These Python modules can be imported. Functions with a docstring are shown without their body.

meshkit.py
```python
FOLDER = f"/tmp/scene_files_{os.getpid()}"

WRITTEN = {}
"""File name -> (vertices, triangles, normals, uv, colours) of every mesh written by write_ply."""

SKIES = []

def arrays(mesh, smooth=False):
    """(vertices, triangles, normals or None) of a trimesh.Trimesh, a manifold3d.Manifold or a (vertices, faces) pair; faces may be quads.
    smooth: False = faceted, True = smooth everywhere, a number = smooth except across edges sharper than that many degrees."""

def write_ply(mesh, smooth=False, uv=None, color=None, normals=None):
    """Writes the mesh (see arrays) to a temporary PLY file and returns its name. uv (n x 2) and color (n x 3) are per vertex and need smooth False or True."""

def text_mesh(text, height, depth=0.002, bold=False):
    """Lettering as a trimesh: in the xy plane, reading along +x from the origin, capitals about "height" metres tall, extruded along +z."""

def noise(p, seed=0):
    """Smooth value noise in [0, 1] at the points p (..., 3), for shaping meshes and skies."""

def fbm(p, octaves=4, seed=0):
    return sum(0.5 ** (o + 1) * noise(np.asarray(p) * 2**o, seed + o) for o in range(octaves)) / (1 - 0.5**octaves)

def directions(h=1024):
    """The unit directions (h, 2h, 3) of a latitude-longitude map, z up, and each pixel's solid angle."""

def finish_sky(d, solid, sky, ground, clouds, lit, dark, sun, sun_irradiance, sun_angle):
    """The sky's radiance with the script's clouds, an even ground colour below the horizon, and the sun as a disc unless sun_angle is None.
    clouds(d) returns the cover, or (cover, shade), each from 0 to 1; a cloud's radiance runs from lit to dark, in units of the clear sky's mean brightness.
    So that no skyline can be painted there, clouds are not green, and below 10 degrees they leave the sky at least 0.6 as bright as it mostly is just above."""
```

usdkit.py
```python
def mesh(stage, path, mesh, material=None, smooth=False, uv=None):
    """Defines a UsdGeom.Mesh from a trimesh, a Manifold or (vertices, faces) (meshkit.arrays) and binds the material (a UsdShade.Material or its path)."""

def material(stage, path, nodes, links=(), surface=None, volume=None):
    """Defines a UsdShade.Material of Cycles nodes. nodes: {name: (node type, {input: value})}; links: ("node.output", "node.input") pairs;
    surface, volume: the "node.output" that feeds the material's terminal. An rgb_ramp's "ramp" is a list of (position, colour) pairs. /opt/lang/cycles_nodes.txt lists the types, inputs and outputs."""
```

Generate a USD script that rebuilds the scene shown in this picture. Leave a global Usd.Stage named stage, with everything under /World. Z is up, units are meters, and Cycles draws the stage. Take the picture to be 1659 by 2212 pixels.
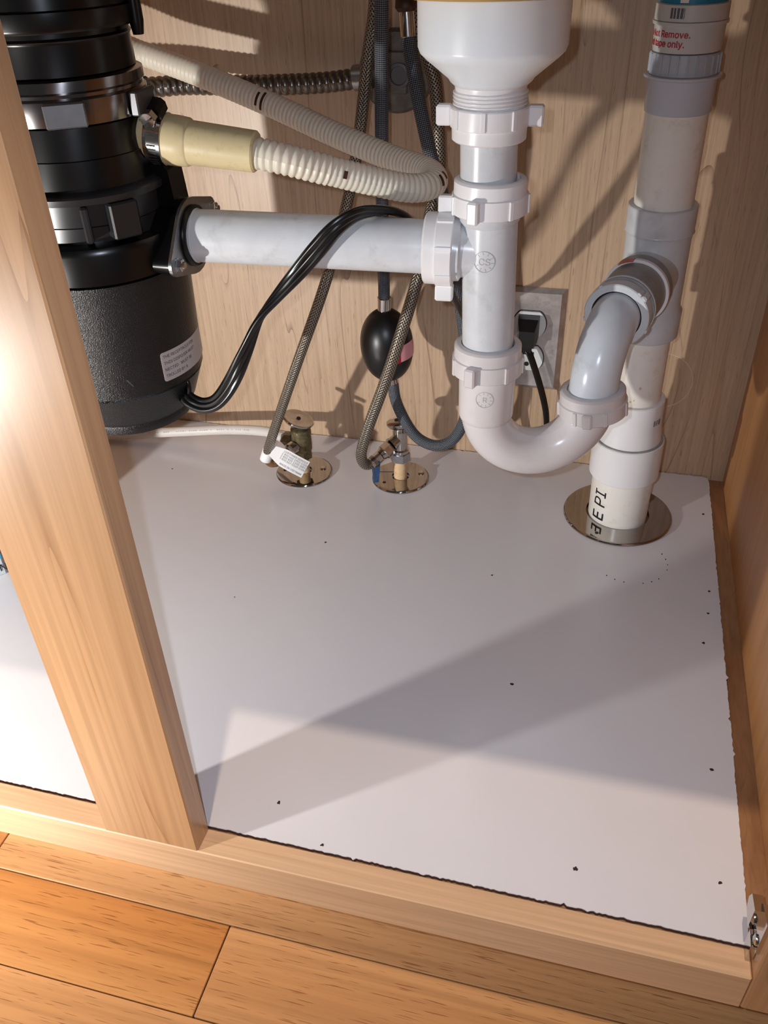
import math, random
import numpy as np, trimesh, manifold3d as m3
import usdkit, meshkit
from shapely.geometry import Polygon, Point
from shapely import affinity
from pxr import Usd, UsdGeom, UsdLux, UsdShade, Gf, Sdf

stage = Usd.Stage.CreateInMemory()
UsdGeom.SetStageUpAxis(stage, 'Z'); UsdGeom.SetStageMetersPerUnit(stage, 1.0)
UsdGeom.Xform.Define(stage, '/World'); UsdGeom.Scope.Define(stage, '/World/Looks')
rng = np.random.default_rng(7); random.seed(7)
PI = math.pi

# ---------------------------------------------------------------- camera
F_PX, RX, RY, RZ = 1829.8, 0.9429, 0.0297, 0.2529
CAM = np.array([0.22758509, -0.29388753, 0.53838763])
def euler(rx, ry, rz):
    cx, sx, cy, sy, cz, sz = math.cos(rx), math.sin(rx), math.cos(ry), math.sin(ry), math.cos(rz), math.sin(rz)
    return np.array([[cz,-sz,0],[sz,cz,0],[0,0,1]]) @ np.array([[cy,0,sy],[0,1,0],[-sy,0,cy]]) @ np.array([[1,0,0],[0,cx,-sx],[0,sx,cx]])
CM = euler(RX, RY, RZ)
cam = UsdGeom.Camera.Define(stage, '/World/camera')
cam.AddTransformOp().Set(Gf.Matrix4d(*[float(v) for k in range(3) for v in (*CM[:, k], 0)], *map(float, CAM), 1))
cam.CreateHorizontalApertureAttr(36.0); cam.CreateVerticalApertureAttr(48.0)
cam.CreateFocalLengthAttr(36.0 * F_PX / 1659)
cam.CreateClippingRangeAttr(Gf.Vec2f(0.02, 100))
cam.CreateExposureAttr(0.0)

# ---------------------------------------------------------------- lights
def sphere_light(name, pos, r, power, color):
    l = UsdLux.SphereLight.Define(stage, '/World/' + name)
    l.AddTranslateOp().Set(Gf.Vec3d(*map(float, pos)))
    l.CreateRadiusAttr(r); l.CreateIntensityAttr(power / (4 * PI * r * r) ); l.CreateColorAttr(Gf.Vec3f(*color))
    return l
FLASH = CAM + CM @ np.array([-0.020, 0.012, 0.0])
def beam(l, rows, pos, cone):
    """Aims a lamp along -z of the given axes with a soft-edged beam."""
    l.ClearXformOpOrder(); l.AddTransformOp(opSuffix='aim').Set(Gf.Matrix4d(*[float(v) for r in rows for v in (*r, 0)], *map(float, pos), 1))
    a = UsdLux.ShapingAPI.Apply(l.GetPrim()); a.CreateShapingConeAngleAttr(cone); a.CreateShapingConeSoftnessAttr(1.0)
flash = sphere_light('phone_flash', (0,0,0), 0.004, 1.95, (0.86, 0.95, 1.12))          # the phone's own lamp beside its lens, its beam falling off to the corners
FT = CM @ euler(-0.20, 0, 0)                                                              # the beam sits a little lower than the lens axis
beam(flash, FT.T, FLASH, 56.0)
LAMP, bz = np.array([-0.400, -0.298, 0.165]), -np.array([0.17, 0.98, -0.09]); bz /= np.linalg.norm(bz)
bx = np.cross([0,0,1.0], bz); bx /= np.linalg.norm(bx)
torch = sphere_light('flashlight', (0,0,0), 0.011, 7.2, (0.98, 0.96, 0.93))             # flashlight lying low in front of the left door opening, shining into the cabinet
beam(torch, (bx, np.cross(bz, bx), bz), LAMP, 66.0)
sphere_light('ceiling_lamp', (0.10, -0.386, 2.2), 0.018, 21.0, (1.0, 0.78, 0.58))       # kitchen ceiling lamp
dome = UsdLux.DomeLight.Define(stage, '/World/kitchen_light')
dome.CreateIntensityAttr(0.018); dome.CreateColorAttr(Gf.Vec3f(1.0, 0.97, 0.94))

# ---------------------------------------------------------------- material helpers
LOOKS = '/World/Looks/'
class G:
    """Collects nodes and links of one material."""
    def __init__(s): s.n, s.l, s.k = {}, [], 0
    def add(s, kind, ins=None, **links):
        s.k += 1; name = f'n{s.k}'; s.n[name] = (kind, dict(ins or {}))
        for inp, src in links.items(): s.l.append((src, f'{name}.{inp}'))
        return name
    def math(s, op, a, b=0.0, c=0.0):
        ins, links = {'math_type': op}, {}
        for key, v in (('value1', a), ('value2', b), ('value3', c)):
            if isinstance(v, str): links[key] = v
            else: ins[key] = float(v)
        return s.add('math', ins, **links) + '.value'
    def pos(s, scale=(1,1,1), loc=(0,0,0), obj=False, rot=(0,0,0)):
        src = s.add('texture_coordinate') + '.object' if obj else s.add('geometry') + '.position'
        return s.add('mapping', {'mapping_type': 'point', 'scale': scale, 'location': loc, 'rotation': rot}, vector=src) + '.vector'
    def noise(s, vec, scale, detail=3, rough=0.5, dist=0.0):
        return s.add('noise_texture', {'scale': scale, 'detail': detail, 'roughness': rough, 'distortion': dist}, vector=vec) + '.fac'
    def ramp(s, fac, stops): return s.add('rgb_ramp', {'ramp': stops}, fac=fac) + '.color'
    def mix(s, fac, a, b, kind='mix'):
        ins, links = {'blend_type': kind}, {}
        for key, v in (('fac', fac), ('a', a), ('b', b)):
            if isinstance(v, str): links[key] = v
            else: ins[key] = v
        return s.add('mix_color', ins, **links) + '.result'
    def bump(s, h, strength=0.3, dist=0.001): return s.add('bump', {'strength': strength, 'distance': dist}, height=h) + '.normal'
    def out(s, name, color=None, rough=0.5, normal=None, **kw):
        ins, links = dict(kw), {}
        for key, v in (('base_color', color), ('roughness', rough), ('normal', normal)):
            if v is None: continue
            if isinstance(v, str): links[key] = v
            else: ins[key] = v
        b = s.add('principled_bsdf', ins, **links)
        return usdkit.material(stage, LOOKS + name, s.n, s.l, surface=b + '.BSDF')

def g2(c, p=2.2): return tuple((v / 255) ** p for v in c)      # sRGB 0-255 to linear

def plain(name, rgb, rough=0.4, var=0.06, scale=40, dirt=0.0, dirt_rgb=(120,100,70), dirt_scale=60, bump=0.0, bump_scale=900, **kw):
    g = G(); p = g.pos()
    n = g.noise(p, scale, 4, 0.6)
    c = np.array(g2(rgb))
    col = g.ramp(n, [(0.3, tuple(c * (1 - var))), (0.7, tuple(np.minimum(c * (1 + var), 1)))])
    if dirt:
        d = g.noise(g.pos(loc=(3.1, 1.7, 0.4)), dirt_scale, 5, 0.65)
        f = g.ramp(d, [(0.56, (0,0,0)), (0.72, (dirt,)*3)])
        col = g.mix(f, col, g2(dirt_rgb))
    nm = g.bump(g.noise(p, bump_scale, 2), bump, 0.0005) if bump else None
    return g.out(name, col, rough, nm, **kw)

def wood(name, base, dark, line, stretch, lines=9.0, contour=4.5, rough=0.38, loc=(0,0,0), line_amt=0.45, line_w=0.06, streak=700, obj=False, coat=0.25, pores=0.0, warp=0.0, pscale=520, pthr=0.27):
    """Veneer: 'stretch' squashes the noise along the grain; contour lines of a slow noise make cathedral figure."""
    g = G()
    p1 = g.pos(tuple(stretch), loc, obj)
    slow = g.noise(p1, contour, 2, 0.45, warp)
    col = g.ramp(slow, [(0.30, g2(dark)), (0.68, g2(base))])
    fr = g.math('fraction', g.math('multiply', slow, lines))
    ln = g.ramp(fr, [(0.0, (1,1,1)), (line_w * 0.5, (0.55,)*3), (line_w * 2.2, (0,0,0)), (1.0, (0,0,0))])
    brk = g.ramp(g.noise(p1, contour * 7, 3), [(0.42, (0,0,0)), (0.60, (1,1,1))])
    amt = g.mix(1.0, ln, brk, 'multiply')
    amt = g.mix(1.0, amt, (line_amt,)*3, 'multiply')
    col = g.mix(amt, col, g2(line))
    fine = g.noise(g.pos(tuple(np.array(stretch) ** 1.6), loc, obj), streak, 3, 0.6)
    st = g.ramp(fine, [(0.35, (0.86,0.84,0.82)), (0.62, (1.04,1.04,1.04))])
    col = g.mix(1.0, col, st, 'multiply')
    if pores:
        po = g.noise(g.pos(tuple(np.array(stretch) ** 1.25), loc, obj), pscale, 1, 0.4)
        pf = g.ramp(po, [(0.0, (pores,)*3), (pthr, (pores,)*3), (pthr + 0.06, (0,0,0)), (1.0, (0,0,0))])
        col = g.mix(pf, col, g2(line))
    return g.out(name, col, rough, g.bump(fine, 0.06, 0.0004), coat_weight=coat, coat_roughness=0.32)

def braid(name, light, dark, strands, pitch, metal=0.0, rough=0.4, spec=0.5, chev=False):
    """Woven sleeve: two opposed helices of strands in the tube's own (turn, length) coordinates."""
    g = G()
    uv = g.add('separate_xyz', {}, vector=g.add('uvmap', {'attribute': 'st'}) + '.UV')
    u, v = uv + '.x', uv + '.y'
    U, V = g.math('multiply', u, strands * 2 * PI), g.math('multiply', v, 2 * PI / pitch)
    a = g.math('sine', g.math('add', U, V)); b = g.math('sine', g.math('subtract', U, V))
    h = g.math('maximum', a, b) if not chev else g.math('multiply', a, b)
    t = g.math('multiply_add', h, 0.5, 0.5)
    col = g.ramp(t, [(0.25 if not chev else 0.45, g2(dark)), (0.9 if not chev else 0.8, g2(light))])
    return g.out(name, col, rough, g.bump(t, 0.8, 0.0006), metallic=metal, specular_ior_level=spec)

# ---------------------------------------------------------------- materials
M = {}
M['veneer'] = wood('back_veneer', (201,172,143), (190,159,129), (108,78,54), (1,1,0.085), lines=17, contour=11, rough=0.42, line_amt=0.85, line_w=0.04, streak=300, coat=0.2, warp=0.5, pores=0.45, pscale=1300)
M['side_veneer'] = wood('side_veneer', (200,146,96), (184,130,82), (140,92,52), (1,0.5,0.10), lines=6, contour=7, rough=0.4, line_amt=0.25, streak=240, coat=0.2)
M['maple'] = wood('maple_upright', (211,166,124), (197,150,107), (146,98,58), (1,1,0.075), lines=9, contour=11, loc=(0.37,0.1,0.22), rough=0.33, line_amt=0.62, line_w=0.05, streak=200, coat=0.38)
M['maple_rail'] = wood('maple_rail', (236,196,156), (222,178,136), (150,104,66), (0.075,1,1), lines=7, contour=11, rough=0.4, line_amt=0.30, streak=220, coat=0.3)
M['strip_wood'] = wood('strip_wood', (176,130,92), (150,106,72), (100,66,42), (1,0.3,1), lines=7, contour=30, rough=0.55, line_amt=0.4, streak=300, coat=0)
OAK = [wood(f'oak_{k}', b, d, (104,58,22), (0.075,1,1), lines=5, contour=13, loc=(k*1.7,k*0.9,0.3*k), rough=0.30, line_amt=0.25, line_w=0.10, streak=170, coat=0.5, pores=0.55, pscale=950, pthr=0.295)
       for k, (b, d) in enumerate([((216,160,104),(190,132,80)), ((220,166,108),(200,142,88)), ((216,158,98),(194,132,76)), ((210,152,96),(184,126,74)), ((224,172,118),(206,150,98))])]
M['melamine'] = plain('white_melamine', (230,227,230), 0.22, 0.015, 14, bump=0.02, bump_scale=260, specular_ior_level=0.55)
M['hardboard'] = plain('hardboard_edge', (96,68,56), 0.8, 0.2, 300)
M['dark'] = plain('dark_gap', (30,24,20), 0.8, 0.1)
M['mark'] = plain('mark_dark', (52,44,40), 0.7, 0.1)
M['pvc'] = plain('white_pipe', (208,210,213), 0.26, 0.05, 70, dirt=0.30, dirt_rgb=(150,146,140), dirt_scale=45, subsurface_weight=0.0)
M['pvc_warm'] = plain('cream_pipe', (240,235,226), 0.27, 0.02, 50, dirt=0.25, dirt_rgb=(180,150,105), dirt_scale=90)
M['pvc_white'] = plain('bright_pipe', (236,234,234), 0.30, 0.015, 50)
M['pvc_bell'] = plain('translucent_bell', (236,244,250), 0.30, 0.015, 30, subsurface_weight=0.2, subsurface_scale=0.004, subsurface_radius=(1.0,0.9,0.75))
M['pvc_pink'] = plain('trap_plastic', (214,208,207), 0.22, 0.015, 40, dirt=0.12, dirt_rgb=(170,160,150))
M['grey_pvc'] = plain('grey_trap', (208,214,220), 0.22, 0.05, 50, dirt=0.3, dirt_rgb=(130,132,134), dirt_scale=40)
M['grey_nut'] = plain('grey_nut', (208,213,217), 0.3, 0.03, 60)
M['grey_union'] = plain('grey_union', (150,150,148), 0.42, 0.10, 70, dirt=0.3, dirt_rgb=(112,90,78), dirt_scale=60)
M['aav_body'] = plain('grey_valve', (204,204,200), 0.33, 0.04, 60)
M['aav_nut'] = plain('blue_grey_nut', (178,184,192), 0.38, 0.03, 60)
M['cuff'] = plain('frosted_cuff', (200,202,212), 0.35, 0.02, 40, subsurface_weight=0.2, subsurface_scale=0.004)
M['black'] = plain('black_enamel', (14,14,15), 0.27, 0.15, 60)
M['black_tex'] = plain('black_crinkle', (16,16,17), 0.30, 0.15, 60, bump=1.0, bump_scale=1300, specular_ior_level=0.6)
M['black_satin'] = plain('black_satin', (40,40,42), 0.34, 0.12, 90)
M['black_rubber'] = plain('black_rubber', (22,21,22), 0.36, 0.1, 60)
M['cord'] = plain('black_cord', (22,22,23), 0.30, 0.08, 80)
M['chrome'] = plain('chrome', (205,200,196), 0.08, 0.04, 30, metallic=1.0)
M['chrome_esc'] = plain('chrome_plate', (172,167,163), 0.07, 0.04, 60, metallic=1.0)
M['zinc'] = plain('zinc', (176,178,180), 0.30, 0.12, 220, metallic=1.0)
M['ring_metal'] = plain('polished_ring', (138,134,134), 0.16, 0.05, 120, metallic=1.0)
M['tab_metal'] = plain('tab_metal', (120,120,122), 0.42, 0.06, 120, metallic=0.85)
M['steel'] = plain('bright_steel', (205,205,205), 0.16, 0.05, 120, metallic=1.0)
M['conduit'] = plain('conduit_metal', (126,123,118), 0.30, 0.15, 200, metallic=1.0)
M['box_metal'] = plain('box_metal', (120,116,110), 0.45, 0.25, 90, metallic=0.8)
M['plate_metal'] = plain('plate_metal', (196,190,187), 0.34, 0.25, 55, dirt=0.45, dirt_rgb=(110,100,98), dirt_scale=70, metallic=0.75)
M['old_brass'] = plain('corroded_brass', (112,102,76), 0.48, 0.40, 260, dirt=0.85, dirt_rgb=(48,54,34), dirt_scale=170, metallic=0.6, bump=0.4, bump_scale=700)
M['brass'] = plain('brass', (170,140,100), 0.3, 0.2, 150, metallic=0.9)
M['nickel'] = plain('nickel', (190,184,178), 0.18, 0.15, 140, metallic=1.0)
M['cpvc'] = plain('cpvc', (222,188,146), 0.45, 0.08, 120, dirt=0.6, dirt_rgb=(160,96,48), dirt_scale=260)
M['beige_rubber'] = plain('beige_rubber', (212,194,150), 0.42, 0.04, 60, dirt=0.25, dirt_rgb=(150,120,70), dirt_scale=160)
M['corrugated'] = plain('corrugated', (226,216,198), 0.40, 0.04, 40, dirt=0.2, dirt_rgb=(176,150,116), dirt_scale=60, subsurface_weight=0.15, subsurface_scale=0.003)
M['tube_white'] = plain('tube_white', (218,212,206), 0.35, 0.03, 60)
M['tag_white'] = plain('tag_white', (240,238,238), 0.5, 0.01)
M['tag_blue'] = plain('tag_blue', (40,72,112), 0.4, 0.35, 260)
M['ink'] = plain('ink_dark', (52,48,50), 0.6, 0.05)
M['ink_faint'] = plain('ink_faint', (178,174,172), 0.6, 0.05)
M['ink_black'] = plain('ink_black', (20,18,18), 0.6, 0.05)
M['ink_red'] = plain('ink_red', (178,52,60), 0.55, 0.05)
M['ink_grey'] = plain('ink_grey', (92,98,100), 0.55, 0.08, 300)
M['label_blue'] = plain('label_blue', (34,132,168), 0.4, 0.04)
M['label_silver'] = plain('label_silver', (196,186,184), 0.45, 0.04, 80)
M['label_pink'] = plain('label_pink', (240,165,172), 0.25, 0.03)
M['label_red'] = plain('label_red', (170,20,40), 0.3, 0.03)
M['red_paint'] = plain('red_paint', (196,70,60), 0.4, 0.1)
M['outlet_white'] = plain('outlet_white', (224,226,224), 0.3, 0.02)
M['tan'] = plain('tan_washer', (196,160,98), 0.6, 0.08, 80)
M['rust'] = plain('rust_sleeve', (74,48,36), 0.55, 0.2, 200)
M['ring_mark'] = plain('ring_mark', (214,196,166), 0.6, 0.1, 200)
M['carton'] = plain('carton', (178,186,192), 0.5, 0.05)
M['counter'] = plain('counter_stone', (120,108,98), 0.4, 0.15, 120)
M['dark_steel'] = plain('dark_steel', (70,66,64), 0.3, 0.2, 200, metallic=0.9)
M['stain'] = plain('rust_stain', (70,34,18), 0.5, 0.3, 300)
M['supply'] = braid('steel_braid', (158,148,134), (26,24,22), 12, 0.0034, metal=0.75, rough=0.30)
M['spray'] = braid('grey_braid', (136,143,154), (22,23,27), 12, 0.0030, metal=0.0, rough=0.42, chev=True)

# ---------------------------------------------------------------- naming helpers
used, LOC = {}, {}
def numbered(parent, name):
    k = used.get((parent, name), 0); used[(parent, name)] = k + 1
    return name if k == 0 else f'{name}_{k:03d}'
def setd(p, **kw):
    for k, v in kw.items():
        if v is not None: p.SetCustomDataByKey(k, v)
def thing(name, label=None, cat=None, loc=(0,0,0), group=None, kind=None):
    path = '/World/' + numbered('/World', name)
    x = UsdGeom.Xform.Define(stage, path); x.AddTranslateOp().Set(Gf.Vec3d(*map(float, loc)))
    LOC[path] = np.array(loc, float); setd(x.GetPrim(), label=label, category=cat, group=group, kind=kind)
    return path
def arr(mesh):
    if hasattr(mesh, 'to_mesh'):
        q = mesh.to_mesh(); return np.array(q.vert_properties[:, :3], float), np.array(q.tri_verts)
    if isinstance(mesh, trimesh.Trimesh): return np.array(mesh.vertices), np.array(mesh.faces)
    v, f = mesh[:2]; f = np.asarray(f)
    if f.shape[1] == 4: f = np.vstack([f[:, [0,1,2]], f[:, [0,2,3]]])
    return np.asarray(v, float), f
def obj(name, mesh, m, parent='/World', smooth=35, uv=None, label=None, cat=None, kind=None, group=None):
    """One Mesh under 'parent', given in world coordinates."""
    path = parent + '/' + numbered(parent, name)
    loc = LOC.get(parent, np.zeros(3)); LOC[path] = loc
    v, f = arr(mesh)
    if uv is None: mm = usdkit.mesh(stage, path, trimesh.Trimesh(v - loc, f, process=False), M[m] if isinstance(m, str) else m, smooth=smooth)
    else: mm = usdkit.mesh(stage, path, (v - loc, f), M[m] if isinstance(m, str) else m, smooth=True, uv=uv)
    setd(mm.GetPrim(), label=label, category=cat, kind=kind, group=group)
    return path

# ---------------------------------------------------------------- shape helpers
def nrm(v): v = np.asarray(v, float); return v / np.linalg.norm(v)
def cat_(*ms): 
    vs, fs, n = [], [], 0
    for m in ms:
        v, f = arr(m); vs.append(v); fs.append(f + n); n += len(v)
    return np.vstack(vs), np.vstack(fs)
def frame(d):
    d = nrm(d); a = np.cross(d, [0,0,1.0]) if abs(d[2]) < 0.9 else np.cross(d, [0,1.0,0]); a = nrm(a)
    return a, np.cross(d, a), d
def lathe(profile, p0, d=(0,0,1), n=48, close=True, ang=None):
    """Revolves (h, r) pairs about the axis through p0 along d."""
    a, b, d = frame(d); p0 = np.asarray(p0, float); pr = list(profile)
    t = np.arange(n) * 2 * PI / n
    ring = np.cos(t)[:, None] * a + np.sin(t)[:, None] * b
    v, f = [], []
    for h, r in pr: v.append(p0 + h * d + max(r, 1e-5) * ring)
    K = len(pr)
    for k in range(K if close == 'loop' else K - 1):
        i0, i1 = k * n, ((k + 1) % K) * n
        j = np.arange(n); q = (j + 1) % n
        f.append(np.stack([i0 + j, i0 + q, i1 + q, i1 + j], 1))
    v = np.vstack(v); f = np.vstack(f)
    if close is True:
        c0, c1 = len(v), len(v) + 1
        v = np.vstack([v, p0 + pr[0][0] * d, p0 + pr[-1][0] * d]); f = np.vstack([f[:, [0,1,2]], f[:, [0,2,3]]])
        j = np.arange(n); q = (j + 1) % n; e = (K - 1) * n
        f = np.vstack([f, np.stack([q, j, np.full(n, c0)], 1), np.stack([e + j, e + q, np.full(n, c1)], 1)])
    else: f = np.vstack([f[:, [0,1,2]], f[:, [0,2,3]]])
    return v, f
def cyl(p0, p1, r, n=32, ch=0.0):
    p0, p1 = np.asarray(p0, float), np.asarray(p1, float); L = np.linalg.norm(p1 - p0)
    return lathe([(0, r - ch), (ch, r), (L - ch, r), (L, r - ch)] if ch else [(0, r), (L, r)], p0, p1 - p0, n)
def sleeve(p0, d, h0, h1, ro, ri, ch=0.0008, n=48):
    """A hollow collar from h0 to h1 with chamfered lips."""
    return lathe([(h0, ri), (h0, ro - ch), (h0 + ch, ro), (h1 - ch, ro), (h1, ro - ch), (h1, ri)], p0, d, n, 'loop')
def box(lo, hi, ch=0.0):
    lo, hi = np.asarray(lo, float), np.asarray(hi, float)
    if not ch: 
        m = trimesh.creation.box(hi - lo); m.apply_translation((lo + hi) / 2); return m
    P = []
    for sx in (0,1):
        for sy in (0,1):
            for sz in (0,1):
                c = np.where([sx,sy,sz], hi, lo); s = np.where([sx,sy,sz], -1, 1)
                for k in range(3):
                    q = c + s * ch; q[k] = c[k]; P.append(q)
    return m3.Manifold.hull_points(np.array(P))
def obox(c, ax, ay, az, sx, sy, sz, ch=0.0):
    """Box of full sizes sx, sy, sz along three axes about its centre."""
    v, f = arr(box((-sx/2,-sy/2,-sz/2), (sx/2,sy/2,sz/2), ch))
    return np.asarray(c) + v @ np.array([nrm(ax), nrm(ay), nrm(az)]), f
def hull(P): return m3.Manifold.hull_points(np.asarray(P, float))
def spline(P, n):
    """Even samples of a Catmull-Rom curve through P."""
    P = np.asarray(P, float); Q = np.vstack([2*P[0]-P[1], P, 2*P[-1]-P[-2]]); out = []
    for i in range(1, len(Q) - 2):
        t = np.linspace(0, 1, 40, endpoint=False)[:, None]; a, b, c, d = Q[i-1:i+3]
        out.append(0.5 * (2*b + (c-a)*t + (2*a-5*b+4*c-d)*t*t + (3*b-a-3*c+d)*t**3))
    out = np.vstack(out + [P[-1:]])
    for _ in range(2):
        s = np.r_[0, np.cumsum(np.linalg.norm(np.diff(out, axis=0), axis=1))]
        u = np.linspace(0, s[-1], n); out2 = np.stack([np.interp(u, s, out[:, k]) for k in range(3)], 1)
        if _ == 0: 
            k = np.ones(9) / 9; pad = np.vstack([np.repeat(out[:1], 4, 0), out, np.repeat(out[-1:], 4, 0)])
            sm = np.stack([np.convolve(pad[:, j], k, 'valid') for j in range(3)], 1); sm[0], sm[-1] = out[0], out[-1]; out = sm
    return out2, s[-1]
def frames(C):
    T = np.gradient(C, axis=0); T /= np.linalg.norm(T, axis=1, keepdims=True)
    A = np.zeros_like(C); a = frame(T[0])[0]
    for i, t in enumerate(T): a = nrm(a - t * (a @ t)); A[i] = a
    return T, A, np.cross(T, A)
def tube(P, r, n=None, sides=20, caps=True, profile=None, twist=0.0, smoothpath=True):
    """Sweeps a circle (or a closed 2-D profile) along P. r may be a function of arc length. Returns v, f, uv."""
    if smoothpath: C, L = spline(P, n or 120)
    else: C = np.asarray(P, float); L = np.linalg.norm(np.diff(C, axis=0), axis=1).sum()
    N = len(C); s = np.linspace(0, L, N); T, A, B = frames(C)
    if profile is None:
        t = np.linspace(0, 2*PI, sides + 1); prof = np.stack([np.cos(t), np.sin(t)], 1)
        R = np.array([r(x) for x in s]) if callable(r) else np.full(N, r)
    else: prof = np.vstack([profile, profile[:1]]); R = np.ones(N)
    S = len(prof); v = np.zeros((N, S, 3))
    for i in range(N):
        w = twist * s[i]; a = math.cos(w) * A[i] + math.sin(w) * B[i]; b = -math.sin(w) * A[i] + math.cos(w) * B[i]
        v[i] = C[i] + R[i] * (prof[:, :1] * a + prof[:, 1:] * b)
    i, j = np.meshgrid(np.arange(N - 1), np.arange(S - 1), indexing='ij')
    q = np.stack([i*S + j, i*S + j+1, (i+1)*S + j+1, (i+1)*S + j], -1).reshape(-1, 4)
    f = np.vstack([q[:, [0,1,2]], q[:, [0,2,3]]])
    uv = np.stack(np.broadcast_arrays(np.linspace(0, 1, S)[None, :], s[:, None]), -1).reshape(-1, 2)
    v = v.reshape(-1, 3)
    if caps:
        k = len(v); v = np.vstack([v, C[:1], C[-1:]]); uv = np.vstack([uv, [[0.5, 0]], [[0.5, L]]])
        jj = np.arange(S - 1)
        f = np.vstack([f, np.stack([jj + 1, jj, np.full(S-1, k)], 1), np.stack([(N-1)*S + jj, (N-1)*S + jj + 1, np.full(S-1, k+1)], 1)])
    return v, f, uv
def arc3(c, u, w, r, t0, t1, n):
    """Circle arc: c + r (cos t u + sin t w)."""
    t = np.linspace(t0, t1, n)[:, None]; return np.asarray(c) + r * (np.cos(t) * np.asarray(u) + np.sin(t) * np.asarray(w))
def text(s, h, depth=0.0001, bold=False): return meshkit.text_mesh(s, h, depth, bold)
def split_long(m, step):
    v, f = trimesh.remesh.subdivide_to_size(m.vertices, m.faces, step); return trimesh.Trimesh(v, f, process=False)
def wrap(m, c, r, ang, z, rot=0.0, step=0.0015):
    """Bends flat lettering (x right, y up) round a vertical cylinder; x=0,y=0 goes to bearing 'ang' (radians, +x axis = 0) at height z. Reads left to right from outside."""
    m = split_long(m, step); v = np.array(m.vertices)
    if rot: v[:, :2] = v[:, :2] @ np.array([[math.cos(rot), math.sin(rot)], [-math.sin(rot), math.cos(rot)]])
    t = ang + v[:, 0] / r; R = r + v[:, 2]
    return np.stack([c[0] + R * np.cos(t), c[1] + R * np.sin(t), z + v[:, 1]], 1), m.faces
def flat(m, o, ux, uy):
    """Places flat lettering at o with x along ux and y along uy."""
    v = np.array(m.vertices); ux, uy = nrm(ux), nrm(uy)
    return np.asarray(o) + v @ np.array([ux, uy, np.cross(ux, uy)]), m.faces
def patch(c, r, a0, a1, z0, z1, th=0.00025, n=24, corner=0.0):
    """A curved label lying on a vertical cylinder."""
    w, h = (a1 - a0) * r, z1 - z0; pl = Polygon([(0,0),(w,0),(w,h),(0,h)])
    if corner: pl = pl.buffer(-corner).buffer(corner, quad_segs=4)
    return wrap(trimesh.creation.extrude_polygon(pl, th, engine='earcut'), c, r, a0, z0, step=0.003)

# ================================================================ the setting
D, XR, XW, FLOOR = 0.5629, 0.3669, 0.3828, -0.135
XL = -0.44
obj('wall_back', box((XL-0.02, D, -0.018), (XW+0.018, D+0.012, 0.66)), 'veneer', kind='structure', label='maple veneer cabinet back behind the pipes', smooth=False)
obj('wall_right', box((XW, 0.019, -0.018), (XW+0.018, D, 0.66)), 'side_veneer', kind='structure', label='right side panel of the cabinet', smooth=False)
obj('wall_left', box((XL-0.018, 0.019, -0.018), (XL, D, 0.66)), 'side_veneer', kind='structure', label='left side panel of the cabinet', smooth=False)
obj('cabinet_floor', box((XL, 0.019, -0.018), (XW, D, -0.0042)), 'strip_wood', kind='structure', label='wooden cabinet bottom showing as a strip right of the white panel', smooth=False)
obj('trim_1', box((XL-0.018, 0.075, FLOOR), (XW+0.018, 0.087, -0.019)), 'maple_rail', kind='structure', label='recessed toe kick board under the cabinet', smooth=False)
obj('ceiling', cat_(box((-0.75, -0.028, 0.66), (0.75, 0.60, 0.70))), 'counter', kind='structure', label='countertop slab over the cabinet', smooth=False)

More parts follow.
